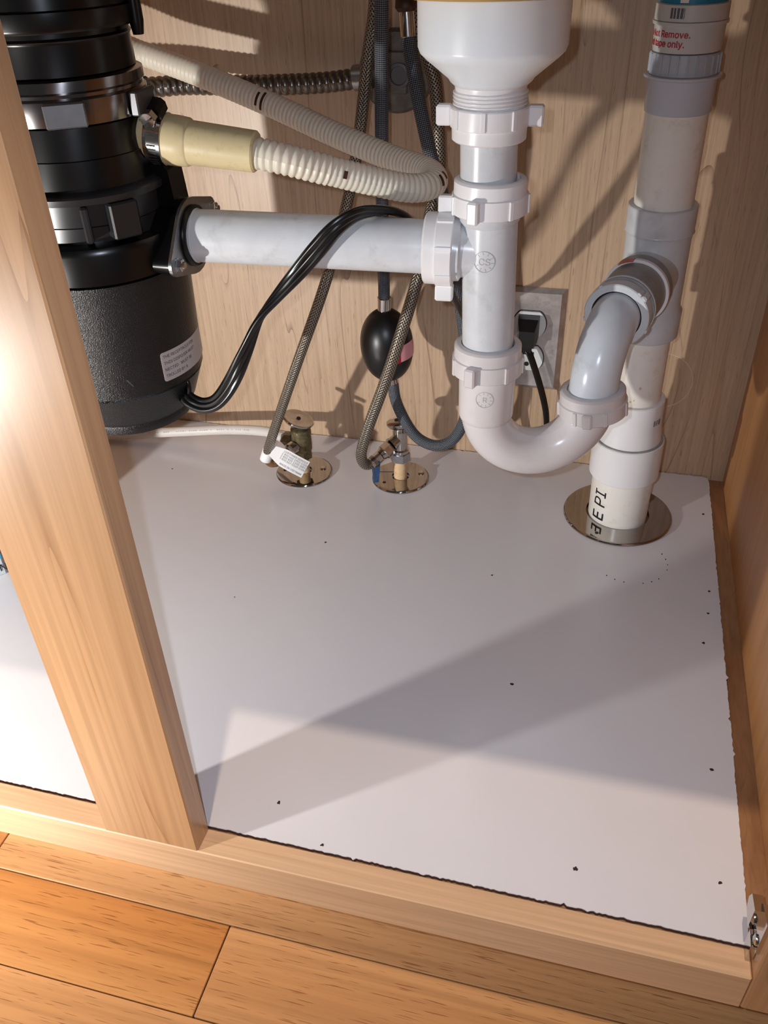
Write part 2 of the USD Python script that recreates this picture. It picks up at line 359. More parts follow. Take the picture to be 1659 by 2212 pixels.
fl = thing('floor', 'golden oak plank floor in front of the cabinet', 'floor', (0, 0, FLOOR), kind='structure')
setd(stage.GetPrimAtPath(fl), category=None)
obj('subfloor', box((-1.3, -1.5, FLOOR-0.03), (1.3, 0.085, FLOOR-0.0035)), 'dark', fl, smooth=False)
PW = 0.0719; row_y = 0.0188            # the joint between the first and second plank rows
gap = 0.0006
ends = {0: [-1.2, -0.2318, 0.62, 1.25], 1: [-1.2, -0.92, -0.0032, 0.86, 1.25], 2: [-1.2, -0.42, 0.47, 1.25]}
for k in range(-1, 20):
    hi_y = row_y + PW - PW * (k + 0) if k >= 0 else None
    if k < 0: continue
    y1, y0 = row_y + PW * (1 - k), row_y - PW * k
    cuts = ends.get(k) or [-1.2] + sorted(float(x) for x in rng.uniform(-1.0, 1.0, 2)) + [1.25]
    y1 = min(y1, 0.0745)
    for a, b in zip(cuts[:-1], cuts[1:]):
        obj('plank', box((a + gap, y0 + gap * 0.8, FLOOR - 0.0034), (b - gap, y1 - gap * 0.8, FLOOR + float(rng.uniform(-0.0002, 0.0002))), 0.0005), OAK[int(rng.integers(0, 5))], fl, smooth=False)

# face frame
ff = thing('face_frame', 'honey maple cabinet face frame with the upright post left of the open cabinet', 'cabinet frame', (0, 0, -0.037))
obj('bottom_rail', box((XL, 0, -0.0372), (XR-0.0003, 0.019, -0.0004), 0.0009), 'maple_rail', ff, smooth=False)
obj('center_post', box((-0.0728, 0, -0.0004), (0, 0.019, 0.615), 0.0010), 'maple', ff, smooth=False)
obj('right_stile', box((XR, 0, -0.0372), (XW+0.018, 0.019, 0.66), 0.0009), 'maple', ff, smooth=False)
obj('left_stile', box((XL-0.018, 0, -0.0372), (XL-0.0003, 0.019, 0.66), 0.0009), 'maple', ff, smooth=False)
obj('top_rail', box((XL, 0, 0.615), (XR-0.0003, 0.019, 0.66), 0.0009), 'maple_rail', ff, smooth=False)

# white panel, with rough-sawn edges
def ragged(p, q, n, amp):
    t = np.linspace(0, 1, n)[:, None]; P = np.asarray(p) + (np.asarray(q) - np.asarray(p)) * t
    w = nrm(np.array([-(q[1]-p[1]), q[0]-p[0]]))
    return P + w * (rng.normal(0, amp, n) * (1 + 2.5 * (rng.random(n) < 0.05)))[:, None]
y0, y1 = 0.0207, D - 0.0016
out = np.vstack([ragged((XL+0.003, y0), (XR, y0), 420, 0.00022), ragged((XR, y0+0.001), (XR, y1-0.006), 200, 0.00025),
                 [(XR-0.0015, y1-0.002), (XR-0.006, y1)], ragged((XR-0.008, y1), (XL+0.003, y1), 300, 0.0003)])
pan = Polygon(out).buffer(0)
for (x, y, r) in ((-0.0838, 0.477, 0.0085), (0.0286, 0.488, 0.0095), (0.2700, 0.469, 0.0330)): pan = pan.difference(Point(x, y).buffer(r))
pm = trimesh.creation.extrude_polygon(pan, 0.0008, engine='earcut'); pm.apply_translation((0,0,-0.0008))
pe = trimesh.creation.extrude_polygon(pan.buffer(-0.0002), 0.0030, engine='earcut'); pe.apply_translation((0,0,-0.0039))
wp = thing('cabinet_liner', 'glossy white hardboard panel lying on the cabinet bottom', 'panel', (0, 0.29, -0.0039))
obj('white_face', pm, 'melamine', wp, smooth=False)
obj('hardboard_core', pe, 'hardboard', wp, smooth=False, label='brown rough-sawn hardboard edge')
def blotch(c, r, z, th=0.00012, st=1.0, seed=0):
    g_ = np.random.default_rng(seed); t = np.arange(9) * 2 * PI / 9; rr = r * g_.uniform(0.55, 1.25, 9)
    m = trimesh.creation.extrude_polygon(Polygon(np.stack([rr * np.cos(t) * st, rr * np.sin(t)], 1)).buffer(0), th, engine='earcut')
    m.apply_translation((c[0], c[1], z)); return m
holes = [(0.1935,0.2050,0.0016),(-0.0195,0.3560,0.0012),(0.1560,0.3410,0.0012),(0.0418,0.0505,0.0016),(0.2570,0.0480,0.0017),(0.3510,0.0600,0.0015),
         (0.3505,0.1530,0.0015),(0.3500,0.2900,0.0014),(0.3560,0.3300,0.0013),(0.3585,0.3620,0.0012),(0.3580,0.4880,0.0014),(-0.0790,0.2560,0.0007),(-0.240,0.452,0.0010),
         (0.0835,0.0170+0.008,0.0012)]
obj('nail_hole', cat_(*[blotch((x, y), r, 0.0, seed=i) for i, (x, y, r) in enumerate(holes)]), 'mark', wp, smooth=False, kind='stuff')
sc = [blotch((0.285 + 0.036*math.cos(t), 0.392 + 0.034*math.sin(t)), 0.0009, 0.0, seed=50+i, st=0.7) for i, t in enumerate(np.linspace(-2.2, 0.55, 12)) if i not in (3, 7)]
obj('scuff_ring', cat_(*sc), 'mark', wp, smooth=False, kind='stuff')

# old escutcheon ring mark on the back wall, right of the waste pipe
tm = thing('ring_mark', 'faint pale circle of old glue on the back wall right of the waste pipe', 'mark', (0.298, D, 0.115))
obj('glue_line', lathe([(0, 0.0312), (0, 0.0322), (0.0003, 0.0320), (0.0003, 0.0314)], (0.298, D, 0.113), (0,-1,0), 64, 'loop'), 'ring_mark', tm)
# ================================================================ chrome floor flanges
def flange(x, y, r, hole, label, screws, split=True):
    t = thing('escutcheon', label, 'pipe flange', (x, y, 0))
    obj('plate', lathe([(0.0, hole), (0.0, r), (0.0012, r+0.0002), (0.0024, r-0.0006), (0.0030, r-0.0024), (0.0030, hole)], (x, y, 0.0002), (0,0,1), 72, 'loop'), 'chrome_esc', t)
    for a, rr, scr in screws:
        c = np.array([x + rr*math.cos(a), y + rr*math.sin(a), 0.0032])
        if scr: obj('screw', lathe([(0, 0.0036), (0.0008, 0.0036), (0.0017, 0.0026), (0.0020, 0.0)], c, (0,0,1), 20), 'nickel', t)
        else: obj('screw_hole', cyl(c, c + [0,0,0.0003], 0.0019, 16), 'mark', t)
    if split: obj('seam', obox((x - 0.62*r, y + 0.12*r, 0.0033), (1,0.2,0), (-0.2,1,0), (0,0,1), 0.7*r, 0.0005, 0.0003), 'mark', t)
    return t
flange(-0.0838, 0.4775, 0.0325, 0.0092, 'chrome split floor flange under the corroded left valve', [(0.35, 0.022, True), (-2.9, 0.0225, False)])
flange(0.0286, 0.4885, 0.0325, 0.0100, 'chrome split floor flange under the nickel right valve', [(0.45, 0.024, True), (-2.3, 0.0225, False)])
flange(0.2700, 0.4690, 0.0560, 0.0325, 'large chrome floor flange round the foot of the waste pipe', [(-2.0, 0.046, False)], split=False)

# ================================================================ garbage disposer
AX = np.array([-0.1500, 0.2720]); ax0 = (AX[0], AX[1], 0.0)
dp = thing('garbage_disposer', 'black garbage disposer hanging behind the maple post', 'garbage disposer', (AX[0], AX[1], 0.19))
obj('bottom_cap', lathe([(0.190, 0.0), (0.190, 0.044), (0.1915, 0.0495), (0.196, 0.0505), (0.199, 0.0500), (0.204, 0.0535), (0.2275, 0.0622), (0.2290, 0.0612)], ax0), 'black_tex', dp)
obj('motor_housing', lathe([(0.2290, 0.0612), (0.2300, 0.0632), (0.3195, 0.0655), (0.3205, 0.0640)], ax0, n=64), 'black_tex', dp)
obj('shoulder_band', lathe([(0.3205, 0.0640), (0.3215, 0.0657), (0.3420, 0.0653), (0.3465, 0.0625), (0.3485, 0.0560)], ax0, n=64), 'black', dp)
lr = obj('lug_ring', lathe([(0.3485, 0.0545), (0.3590, 0.0550), (0.3592, 0.0542), (0.3600, 0.0556), (0.3745, 0.0560), (0.3755, 0.0540)], ax0, n=64), 'black_satin', dp)
for a, wd in ((-1.06, 0.005), (-0.62, 0.021), (-2.1, 0.021), (0.9, 0.021)):
    d = np.array([math.cos(a), math.sin(a), 0]); s = np.cross([0,0,1], d)
    obj('lug', obox((AX[0] + 0.0575*d[0], AX[1] + 0.0575*d[1], 0.3625), d, s, (0,0,1), 0.0105, wd, 0.0245, 0.0012), 'black_satin', lr, smooth=False)
obj('chamber_ledge', lathe([(0.3755, 0.050), (0.3757, 0.0612), (0.3800, 0.0618), (0.3820, 0.0600), (0.3835, 0.0545)], ax0, n=64), 'black_satin', dp)
obj('grind_chamber', lathe([(0.3825, 0.050), (0.3830, 0.0550), (0.4020, 0.0540), (0.4024, 0.0530), (0.4220, 0.0515), (0.4235, 0.048)], ax0, n=64), 'black', dp)
mr = obj('mounting_ring', lathe([(0.4235, 0.048), (0.4240, 0.0555), (0.4330, 0.0566), (0.4390, 0.0566), (0.4405, 0.0548), (0.4425, 0.0548), (0.4440, 0.0562), (0.4500, 0.0556), (0.4515, 0.0525), (0.4515, 0.048)], ax0, n=72), 'ring_metal', dp)
for a in (-1.02, 0.02, 1.1, -2.2, 2.6):
    d = np.array([math.cos(a), math.sin(a), 0]); s = np.cross([0,0,1], d)
    obj('ring_tab', obox((AX[0] + 0.0585*d[0], AX[1] + 0.0585*d[1], 0.4315), d, s, (0,0.0,1), 0.0060, 0.0260, 0.0150, 0.0009), 'tab_metal', mr, smooth=False)
obj('mounting_neck', lathe([(0.4515, 0.046), (0.4520, 0.0520), (0.4700, 0.0515), (0.4720, 0.0528), (0.4735, 0.0515), (0.4765, 0.0515)], ax0, n=64), 'black', dp)
obj('support_flange', lathe([(0.4765, 0.050), (0.4768, 0.0575), (0.4790, 0.0590), (0.4880, 0.0590), (0.4890, 0.0570), (0.5400, 0.0560)], ax0, n=64), 'black', dp)
for a in (0.18, 2.3, -1.9):
    c = (AX[0] + 0.0600*math.cos(a), AX[1] + 0.0600*math.sin(a)); obj('mounting_screw', lathe([(0.470, 0.0), (0.470, 0.0035), (0.478, 0.0048), (0.52, 0.0048)], (*c, 0), n=16), 'black', dp)
# discharge boss with its two-bolt flange
LU = np.array([0, -0.955, -0.296])
def lobes(x, grow=0.0, r=0.0275):
    u = LU; c = np.array([x, 0.284, 0.3375]); P = []
    for t in np.linspace(0, 2*PI, 24, endpoint=False): P.append(c + (r + grow) * np.array([0, math.cos(t), math.sin(t)]))
    for s in (-1, 1):
        for t in np.linspace(0, 2*PI, 16, endpoint=False): P.append(c + s * 0.0355 * u + (0.0085 + grow) * np.array([0, math.cos(t), math.sin(t)]))
    return np.array(P)
obj('discharge_boss', hull(np.vstack([lobes(-0.0775, -0.001), lobes(-0.118, -0.004)])), 'black', dp, smooth=25)
fp = obj('flange_plate', hull(np.vstack([lobes(-0.0772), lobes(-0.0748)])), 'zinc', dp, smooth=25)
for s in (-1, 1):
    c = np.array([-0.0748, 0.284, 0.3375]) + s * 0.0355 * LU
    obj('flange_bolt', cat_(lathe([(0, 0.0055), (0.0008, 0.0055), (0.0009, 0.0046), (0.0046, 0.0046), (0.0052, 0.0040)], c, (1,0,0), 6), lathe([(0.0052, 0.0028), (0.0068, 0.0024)], c, (1,0,0), 16)), 'steel', fp, smooth=20)
obj('pipe_gasket', sleeve((-0.0748, 0.284, 0.3375), (1,0,0), 0, 0.0032, 0.0222, 0.0190, 0.0010), 'black_rubber', dp)
obj('inlet_stub', cyl((-0.118, 0.2835, 0.4058), (-0.096, 0.2835, 0.4058), 0.0125), 'black', dp)
obj('strain_lug', hull([(-0.093+dx, 0.275+dy, z) for z, w in ((0.361, 0.008), (0.386, 0.006), (0.3895, 0.003)) for dx in (-0.02, w+0.004) for dy in (0.0, 0.022)]), 'black', dp, smooth=25)
# wrap-round rating label
lab = obj('rating_label', patch(AX, 0.0638, -0.56, 0.62, 0.2365, 0.2605, corner=0.002), 'label_silver', dp, label='silver rating label with printed lines')
for k, s in enumerate(('THE RECEPTACLE FOR', 'THIS DISPOSER MUST', 'NECTED   MUST BE', 'TROLLED BY A')):
    obj('label_text', wrap(text(s, 0.0024), AX, 0.0640, -0.53, 0.2555 - 0.0053*k), 'ink', lab, smooth=False)
obj('scratch', wrap(trimesh.creation.extrude_polygon(Polygon([(0,0),(0.004,-0.006),(0.0046,-0.0058),(0.0008,0.0004)]), 0.0002, engine='earcut'), AX, 0.0634, -1.02, 0.246), 'tab_metal', dp, smooth=False)

# ================================================================ disposer waste pipe (slopes gently to the tee)
pA, pB = np.array([-0.0760, 0.2835, 0.3378]), np.array([0.1060, 0.3010, 0.3332]); pd = nrm(pB - pA)
wpz = thing('disposer_waste_pipe', 'long white horizontal pipe from the disposer to the drain tee', 'pipe', pA)
obj('pipe_body', cyl(pA, pB, 0.0190, 48), 'pvc', wpz)
obj('end_collar', sleeve(pA, pd, 0.0035, 0.0050, 0.0196, 0.0186, 0.0004), 'pvc', wpz)

# ================================================================ sink tailpiece with bell
def nut(t, c, d, h, r, ri, ribs, m, wings=(), wing_len=0.010, wing_w=0.013, wing_th=0.009, flip=False, skew=0.0):
    """A slip-joint nut: chamfered ring, raised grip ribs, wing lugs."""
    d = nrm(d); c = np.asarray(c, float); a, b, _ = frame(d)
    e = 0.55 * h
    pr = [(0, ri), (0, r - 0.0008), (0.0008, r), (e, r), (e + 0.0006, r - 0.0012), (h - 0.0016, r - 0.0014), (h - 0.0004, r - 0.0028), (h, r - 0.0040), (h, ri)]
    if flip: pr = [(h - q, w) for q, w in pr][::-1]
    n = obj('slip_nut', lathe(pr, c, d, 64, 'loop'), m, t)
    lo, hi = (0.0, e) if not flip else (h - e, h)
    for k in range(ribs):
        t_ = 2*PI*k/ribs + skew; u = math.cos(t_) * a + math.sin(t_) * b; w = np.cross(d, u)
        obj('grip_rib', obox(c + d * (lo + hi)/2 + u * (r + 0.0002), d, u, w, (hi - lo) * 0.98, 0.0018, 0.0032, 0.0004), m, n, smooth=False)
    for u in wings:
        u = nrm(np.asarray(u, float) - d * (np.asarray(u) @ d)); w = np.cross(d, u)
        obj('wing', obox(c + d * (lo + hi)/2 + u * (r + wing_len/2 - 0.001), d, u, w, wing_w, wing_len, wing_th, 0.0012), m, n, smooth=False)
    return n
tcx, tcy = 0.1415, 0.30
tp = thing('sink_tailpiece', 'white bell-shaped sink tailpiece at the top centre', 'sink drain', (tcx, tcy, 0.38))
obj('bell', lathe([(0.4395, 0.0190), (0.4400, 0.0233), (0.4425, 0.0262), (0.4445, 0.0275), (0.4560, 0.0420), (0.4590, 0.0452), (0.4625, 0.0466), (0.4907, 0.0468), (0.4907, 0.030)], (tcx, tcy, 0), n=72), 'pvc_bell', tp)
prof = [(0.4070, 0.0195), (0.4210, 0.0225)]
for k in range(4): z = 0.4285 + 0.0022*k; prof += [(z, 0.0226), (z + 0.0007, 0.0241), (z + 0.0014, 0.0241), (z + 0.0021, 0.0226)]
obj('threaded_neck', lathe(prof + [(0.4375, 0.0228), (0.4405, 0.0232), (0.4425, 0.0220)], (tcx, tcy, 0), n=64), 'pvc_white', tp)
nut(tp, (tcx, tcy, 0.4065), (0,0,1), 0.0215, 0.0258, 0.0200, 8, 'pvc_white', wings=((1,0.05,0), (-1,-0.05,0)), wing_len=0.0100, wing_w=0.0125, flip=True)
obj('tail_tube', cyl((tcx+0.0010, tcy, 0.372), (tcx, tcy, 0.412), 0.0190, 48), 'pvc', tp)
obj('washer', sleeve((tcx, tcy, 0), (0,0,1), 0.4908, 0.4950, 0.0640, 0.030), 'tan', tp, label='tan fibre washer above the bell')

# ================================================================ drain tee
ex, ey = 0.1452, 0.30
te = thing('drain_tee', 'white drain tee with round moulded stamp under the tailpiece', 'pipe tee', (ex, ey, 0.25))
body = cyl((ex+0.0022, ey, 0.2420), (ex-0.0008, ey, 0.3660), 0.0193, 56)
obj('tee_body', body, 'pvc', te)
obj('tee_socket', lathe([(0.3530, 0.0193), (0.3560, 0.0212), (0.3640, 0.0216), (0.3800, 0.0216), (0.3800, 0.0190)], (ex-0.0012, ey, 0), n=56), 'pvc', te)
obj('tee_branch', lathe([(0.0, 0.0185), (0.010, 0.0188), (0.0175, 0.0196), (0.0190, 0.0222), (0.0235, 0.0224), (0.0250, 0.0200), (0.034, 0.0200)], (ex-0.002, ey+0.001, 0.3330), (-1, -0.09, 0.02), 56), 'pvc', te)
nut(te, (ex-0.0012, ey, 0.3605), (0,0,1), 0.0230, 0.0262, 0.0205, 7, 'pvc_white', wings=((-0.25,-1,0), (0.25,1,0)), wing_len=0.0065, wing_w=0.0150, wing_th=0.0078, skew=0.5)
nut(te, (0.1200, 0.2995, 0.3331), (-1, -0.09, 0.02), 0.0215, 0.0262, 0.0200, 8, 'pvc_white', wings=((0,0.12,1), (0,-0.12,-1)), wing_len=0.0115, wing_w=0.0130, wing_th=0.0110, skew=0.3)
st = np.array([math.cos(-1.70), math.sin(-1.70), 0])
def stamp(c, r, ang, z, R, txt, parent, m='ink_faint'):
    ring = Point(0,0).buffer(R, quad_segs=12).difference(Point(0,0).buffer(R-0.00035, quad_segs=12))
    w = wrap(trimesh.creation.extrude_polygon(ring, 0.0002, engine='earcut'), c, r, ang, z)
    tx = text(txt, R*0.62); tx.apply_translation((-tx.bounds[1][0]/2, -R*0.31, 0))
    ws = [w, wrap(tx, c, r, ang, z)]
    for k in range(9):
        a = 0.35 + k*0.62; q = text('I', R*0.22); q.apply_translation((0, R*0.66, 0)); rot = trimesh.transformations.rotation_matrix(-a + 1.2, (0,0,1)); q.apply_transform(rot); ws.append(wrap(q, c, r, ang, z))
    obj('moulded_stamp', cat_(*ws), m, parent, smooth=False)
stamp((ex+0.0002, ey), 0.0194, -1.62, 0.3315, 0.0075, 'CS', te)

# ================================================================ P-trap
jx, jy = 0.1478, 0.30
pt = thing('p_trap', 'white and grey P-trap with its bend close above the panel', 'drain trap', (0.188, 0.315, 0.142))
LEG = np.array([0.2290, 0.3300, 0.2085])                    # foot of the trap arm
ux = nrm(np.array([LEG[0]-jx, LEG[1]-jy, 0])); Rb = math.hypot(LEG[0]-jx, LEG[1]-jy)/2
tl = 0.10; uxt, dn = ux*math.cos(tl) + np.array([0,0,math.sin(tl)]), np.array([0,0,-math.cos(tl)]) + ux*math.sin(tl)      # the bend sits tilted
cen = np.array([jx, jy, 0.2020]) + uxt * Rb
path = np.vstack([[(jx - 0.0018, jy, 0.2480), (jx - 0.0006, jy, 0.2220)], arc3(cen, -uxt, dn, Rb, 0, PI, 36), [cen + uxt * Rb - dn * 0.006]])
v, f, uv = tube(path, 0.0193, n=90, sides=40); obj('return_bend', (v, f), 'pvc_pink', pt, smooth=True)
obj('inlet_socket', lathe([(0.1985, 0.0190), (0.2000, 0.0206), (0.2035, 0.0216), (0.2400, 0.0220), (0.2450, 0.0222), (0.2450, 0.0195)], (jx, jy, 0), n=56), 'pvc_pink', pt)
stamp((jx, jy), 0.0219, -1.50, 0.2255, 0.0068, 'R', pt)
nut(pt, (jx-0.0006, jy, 0.2395), (0,0,1), 0.0240, 0.0268, 0.0203, 7, 'pvc_pink', wings=((-0.30,-1,0), (0.30,1,0)), wing_len=0.0065, wing_w=0.0150, wing_th=0.0085, skew=0.5)
dv = nrm(np.array([0.0385, 0.1350, 0.0060])); rb2 = 0.046
b0 = LEG + [0, 0, 0.002]; hz = nrm(np.array([dv[0], dv[1], 0]))
cen2 = b0 + np.array([0,0,0.008]) + hz * rb2
p2 = np.vstack([[b0 - [0,0,0.0001], b0 + [0,0,0.0008]], arc3(cen2, -hz, np.array([0,0,1.0]), rb2, 0, PI/2*0.97, 24)])
p2 = np.vstack([p2, p2[-1] + dv * 0.020, p2[-1] + dv * 0.045])
v, f, uv = tube(p2, 0.0193, n=80, sides=40); obj('trap_arm', (v, f), 'grey_pvc', pt, smooth=True, label='grey curved trap arm rising to the waste pipe')
nut(pt, b0 + [0.0014,0,-0.014], (-0.10,-0.02,1), 0.0215, 0.0272, 0.0202, 7, 'pvc_pink', wings=((-0.1,-1,0),), wing_len=0.0040, wing_w=0.0120, wing_th=0.0080, skew=0.2)
e0 = p2[-3]                                  # where the arm turns straight
na = e0 - dv * 0.002
n2 = nut(pt, na - dv*0.006, dv, 0.0150, 0.0262, 0.0204, 5, 'grey_nut', wings=((0.9,0.1,0.75),), wing_len=0.0038, wing_w=0.0110, wing_th=0.0050, skew=0.35)
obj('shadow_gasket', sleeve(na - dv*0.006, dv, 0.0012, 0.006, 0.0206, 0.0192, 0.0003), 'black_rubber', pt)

# ================================================================ waste standpipe
sx, sy = 0.2700, 0.4690; top = np.array([0.2648, 0.4620, 0.46]); sd = nrm(top - [sx, sy, 0])
def sp(h): return np.array([sx, sy, 0]) + sd * h
wv = thing('waste_pipe', 'cream and white vertical waste pipe standing in the right rear corner', 'waste pipe', (sx, sy, 0))
lp = obj('foot_pipe', lathe([(-0.003, 0.0302), (0.072, 0.0302)], (sx, sy, 0), sd, 64), 'pvc_warm', wv)
c0 = (sx, sy)
foot_c = (sp(.026)[0], sp(.026)[1]); tx_ = text('E PI', 0.0140); tx_.apply_translation((0, -0.0070, 0))
obj('printed_letters', wrap(tx_, foot_c, 0.0305, -2.30, 0.0065, rot=PI/2), 'ink_black', lp, smooth=False)
obj('reducer_coupling', lathe([(0.0560, 0.0302), (0.0560, 0.0338), (0.0568, 0.0345), (0.0965, 0.0345), (0.0975, 0.0336), (0.0982, 0.0300)], (sx, sy, 0), sd, 64), 'pvc_white', wv)
bu = obj('reducer_bushing', lathe([(0.0970, 0.0322), (0.0985, 0.0310), (0.1100, 0.0300), (0.1180, 0.0290), (0.1420, 0.0288), (0.1428, 0.0280), (0.1428, 0.0240)], (sx, sy, 0), sd, 64), 'pvc_white', wv)
obj('glue_seam', lathe([(0.0966, 0.0300), (0.0968, 0.0337), (0.0984, 0.0330), (0.0986, 0.0300)], (sx, sy, 0), sd, 64), 'grey_union', bu)
obj('barcode_print', cat_(*[wrap(trimesh.creation.extrude_polygon(Polygon([(0,0),(w,0),(w,0.006),(0,0.006)]), 0.0001, engine='earcut'), (sp(.12)[0], sp(.12)[1]), 0.0292, -0.80 + 0.06*k, 0.122) for k, w in enumerate((0.0008, 0.0003, 0.0006, 0.0003, 0.0010, 0.0004))]), 'ink', bu, smooth=False)
obj('lower_pipe', lathe([(0.1400, 0.0242), (0.2200, 0.0242)], (sx, sy, 0), sd, 64), 'pvc_warm', wv)
obj('wye_body', lathe([(0.2085, 0.0243), (0.2085, 0.0286), (0.2093, 0.0293), (0.2330, 0.0296), (0.2360, 0.0276), (0.2400, 0.0272), (0.2950, 0.0272), (0.3010, 0.0278), (0.3030, 0.0290), (0.3040, 0.0284), (0.3240, 0.0286), (0.3248, 0.0280), (0.3248, 0.0244)], (sx, sy, 0), sd, 72), 'pvc', wv)
hub0 = e0 + dv * ((0.4655 - e0[1]) / dv[1])
LN = float(np.linalg.norm(hub0 - (na - dv*0.006)))              # from the pipe's axis to the face of the grey nut
obj('wye_branch', lathe([(0.0, 0.0240), (0.026, 0.0242), (0.034, 0.0256), (0.040, 0.0262)], hub0, -dv, 64), 'pvc', wv)
e_ = LN - 0.0150
un = obj('union_adapter', lathe([(0.0390, 0.0200), (0.0390, 0.0262), (0.0400, 0.0266), (0.0520, 0.0264), (0.0525, 0.0252), (e_ - 0.0060, 0.0248), (e_ - 0.0055, 0.0258), (e_ - 0.0015, 0.0258), (e_ - 0.0010, 0.0240), (e_ + 0.004, 0.0225), (e_ + 0.004, 0.0200)], hub0, -dv, 64), 'grey_union', wv, label='grey union with a white seam and red primer stain')
obj('white_seam', lathe([(0.0505, 0.0250), (0.0510, 0.0274), (0.0545, 0.0274), (0.0550, 0.0250)], hub0, -dv, 64, 'loop'), 'pvc_white', un)
obj('white_seam', lathe([(e_ - 0.0054, 0.0250), (e_ - 0.0050, 0.0262), (e_ - 0.0030, 0.0262), (e_ - 0.0026, 0.0250)], hub0, -dv, 64, 'loop'), 'grey_nut', un)
aA, aB, aD = frame(-dv)
def arc_band(h0, h1, r, t0, t1, n=14):
    t = np.linspace(t0, t1, n); P = []
    for rr in (r, r + 0.0002):
        for h in (h0, h1): P.append(hub0 - dv * h + rr * (np.cos(t)[:, None] * aA + np.sin(t)[:, None] * aB))
    v = np.vstack(P); f = []
    for a, b in ((2,3),(0,2),(3,1),(1,0)):
        i = np.arange(n-1); f.append(np.stack([a*n+i, b*n+i, b*n+i+1, a*n+i+1], 1))
    return v, np.vstack(f)
tup = math.atan2(aB[2], aA[2])
obj('primer_stain', arc_band(0.0512, 0.0600, 0.02745, tup + 0.15, tup + 0.62), 'red_paint', un)
obj('upper_pipe', lathe([(0.3100, 0.0242), (0.4120, 0.0242)], (sx, sy, 0), sd, 64), 'pvc_warm', wv)
obj('pipe_cuff', lathe([(0.3960, 0.0243), (0.3966, 0.0252), (0.4000, 0.0256), (0.4200, 0.0258), (0.4212, 0.0288), (0.4228, 0.0288), (0.4232, 0.0262), (0.4232, 0.0200)], (sx, sy, 0), sd, 64), 'cuff', wv, label='frosted plastic cuff round the top of the pipe')

for a_s, h_s, r_s in ((-1.45, 0.163, 0.0016), (-1.75, 0.148, 0.0011), (-1.62, 0.150, 0.0008)):
    t_ = np.arange(9) * 2*PI/9; sp_ = trimesh.creation.extrude_polygon(Polygon(np.stack([r_s*np.cos(t_)*0.8, r_s*np.sin(t_)], 1)), 0.00012, engine='earcut')
    obj('rust_spot', wrap(sp_, (sp(h_s)[0], sp(h_s)[1]), 0.0243, a_s, h_s), 'cpvc', wv, smooth=False)
# air admittance valve on top
av = thing('air_valve', 'grey air admittance valve with red print and blue label on top of the waste pipe', 'vent valve', sp(0.4236))
av_c = sp(0.44)
an = obj('ribbed_nut', lathe([(0.4235, 0.0200), (0.4235, 0.0256), (0.4380, 0.0252), (0.4385, 0.0235)], (sx, sy, 0), sd, 64), 'aav_nut', av)
for k in range(24):
    a = 2*PI*k/24 + 0.05; u = np.array([math.cos(a), math.sin(a), 0])
    obj('grip_rib', obox(sp(0.4306) + u * 0.0258, sd, u, np.cross(sd, u), 0.0128, 0.0016, 0.0010, 0.0002), 'aav_nut', an, smooth=False)
vb = obj('valve_body', lathe([(0.4385, 0.0230), (0.4390, 0.0248), (0.4420, 0.0252), (0.4560, 0.0256), (0.4568, 0.0262)], (sx, sy, 0), sd, 64), 'aav_body', av)
cB = (sp(.447)[0], sp(.447)[1])
obj('red_print', cat_(wrap(text('Do Not Remove.', 0.0042, bold=True), cB, 0.0256, -3.28, 0.4490), wrap(text('Hand tape only.', 0.0042, bold=True), cB, 0.0255, -3.36, 0.4428)), 'ink_red', vb, smooth=False)
obj('valve_rim', lathe([(0.4566, 0.0240), (0.4568, 0.0270), (0.4590, 0.0272), (0.4596, 0.0258)], (sx, sy, 0), sd, 64), 'aav_body', av)
vc = obj('valve_cap', lathe([(0.4594, 0.0240), (0.4596, 0.0264), (0.4700, 0.0262), (0.4706, 0.0252), (0.4708, 0.0230)], (sx, sy, 0), sd, 64), 'aav_body', av)
cC = (sp(.465)[0], sp(.465)[1])
obj('barcode', cat_(*[wrap(trimesh.creation.extrude_polygon(Polygon([(0,0),(w,0),(w,0.0066),(0,0.0066)]), 0.0001, engine='earcut'), cC, 0.0264, -2.20 + 0.096*k, 0.4612) for k, w in enumerate((0.0018, 0.0016, 0.0018, 0.0020, 0.0004))]), 'ink_grey', vc, smooth=False)
vl = obj('top_label', lathe([(0.4706, 0.0200), (0.4706, 0.0246), (0.5000, 0.0244), (0.5010, 0.0225)], (sx, sy, 0), sd, 64), 'label_blue', av)
obj('label_stripe', patch((sp(.48)[0], sp(.48)[1]), 0.0246, -1.98, -1.74, 0.471, 0.498), 'pvc_warm', vl, smooth=False)
obj('label_text', wrap(text('TOGA', 0.0048, bold=True), (sp(.48)[0], sp(.48)[1]), 0.0247, -1.28, 0.4726), 'ink_black', vl, smooth=False)

# ================================================================ hoses
ch = thing('dishwasher_hose', 'cream corrugated drain hose looping back from the beige connector', 'hose', (0.0, 0.37, 0.35))
C = [(-0.0230,0.289,0.3968),(-0.0179,0.29,0.3958),(0.0013,0.293,0.3916),(0.024,0.305,0.3832),(0.0531,0.322,0.372),(0.0768,0.338,0.3634),(0.0894,0.353,0.3612),(0.0909,0.37,0.3615),(0.0792,0.392,0.3625),(0.0474,0.414,0.365),(0.007,0.432,0.3731),(-0.0205,0.443,0.3796),(-0.0763,0.462,0.3954),(-0.1504,0.478,0.4167),(-0.2061,0.486,0.4315),(-0.26,0.488,0.450),(-0.34,0.488,0.466)]
def corr(s):
    pitch = 0.0050 if s < 0.055 else 0.0042
    k = 0.5 + 0.5 * math.cos(2*PI * s / pitch)
    return 0.0096 + (0.0013 if s < 0.055 else 0.0008) * (k ** 0.6)
v, f, uv = tube(C, corr, n=1150, sides=22); obj('corrugated_tube', (v, f), 'corrugated', ch, smooth=True)
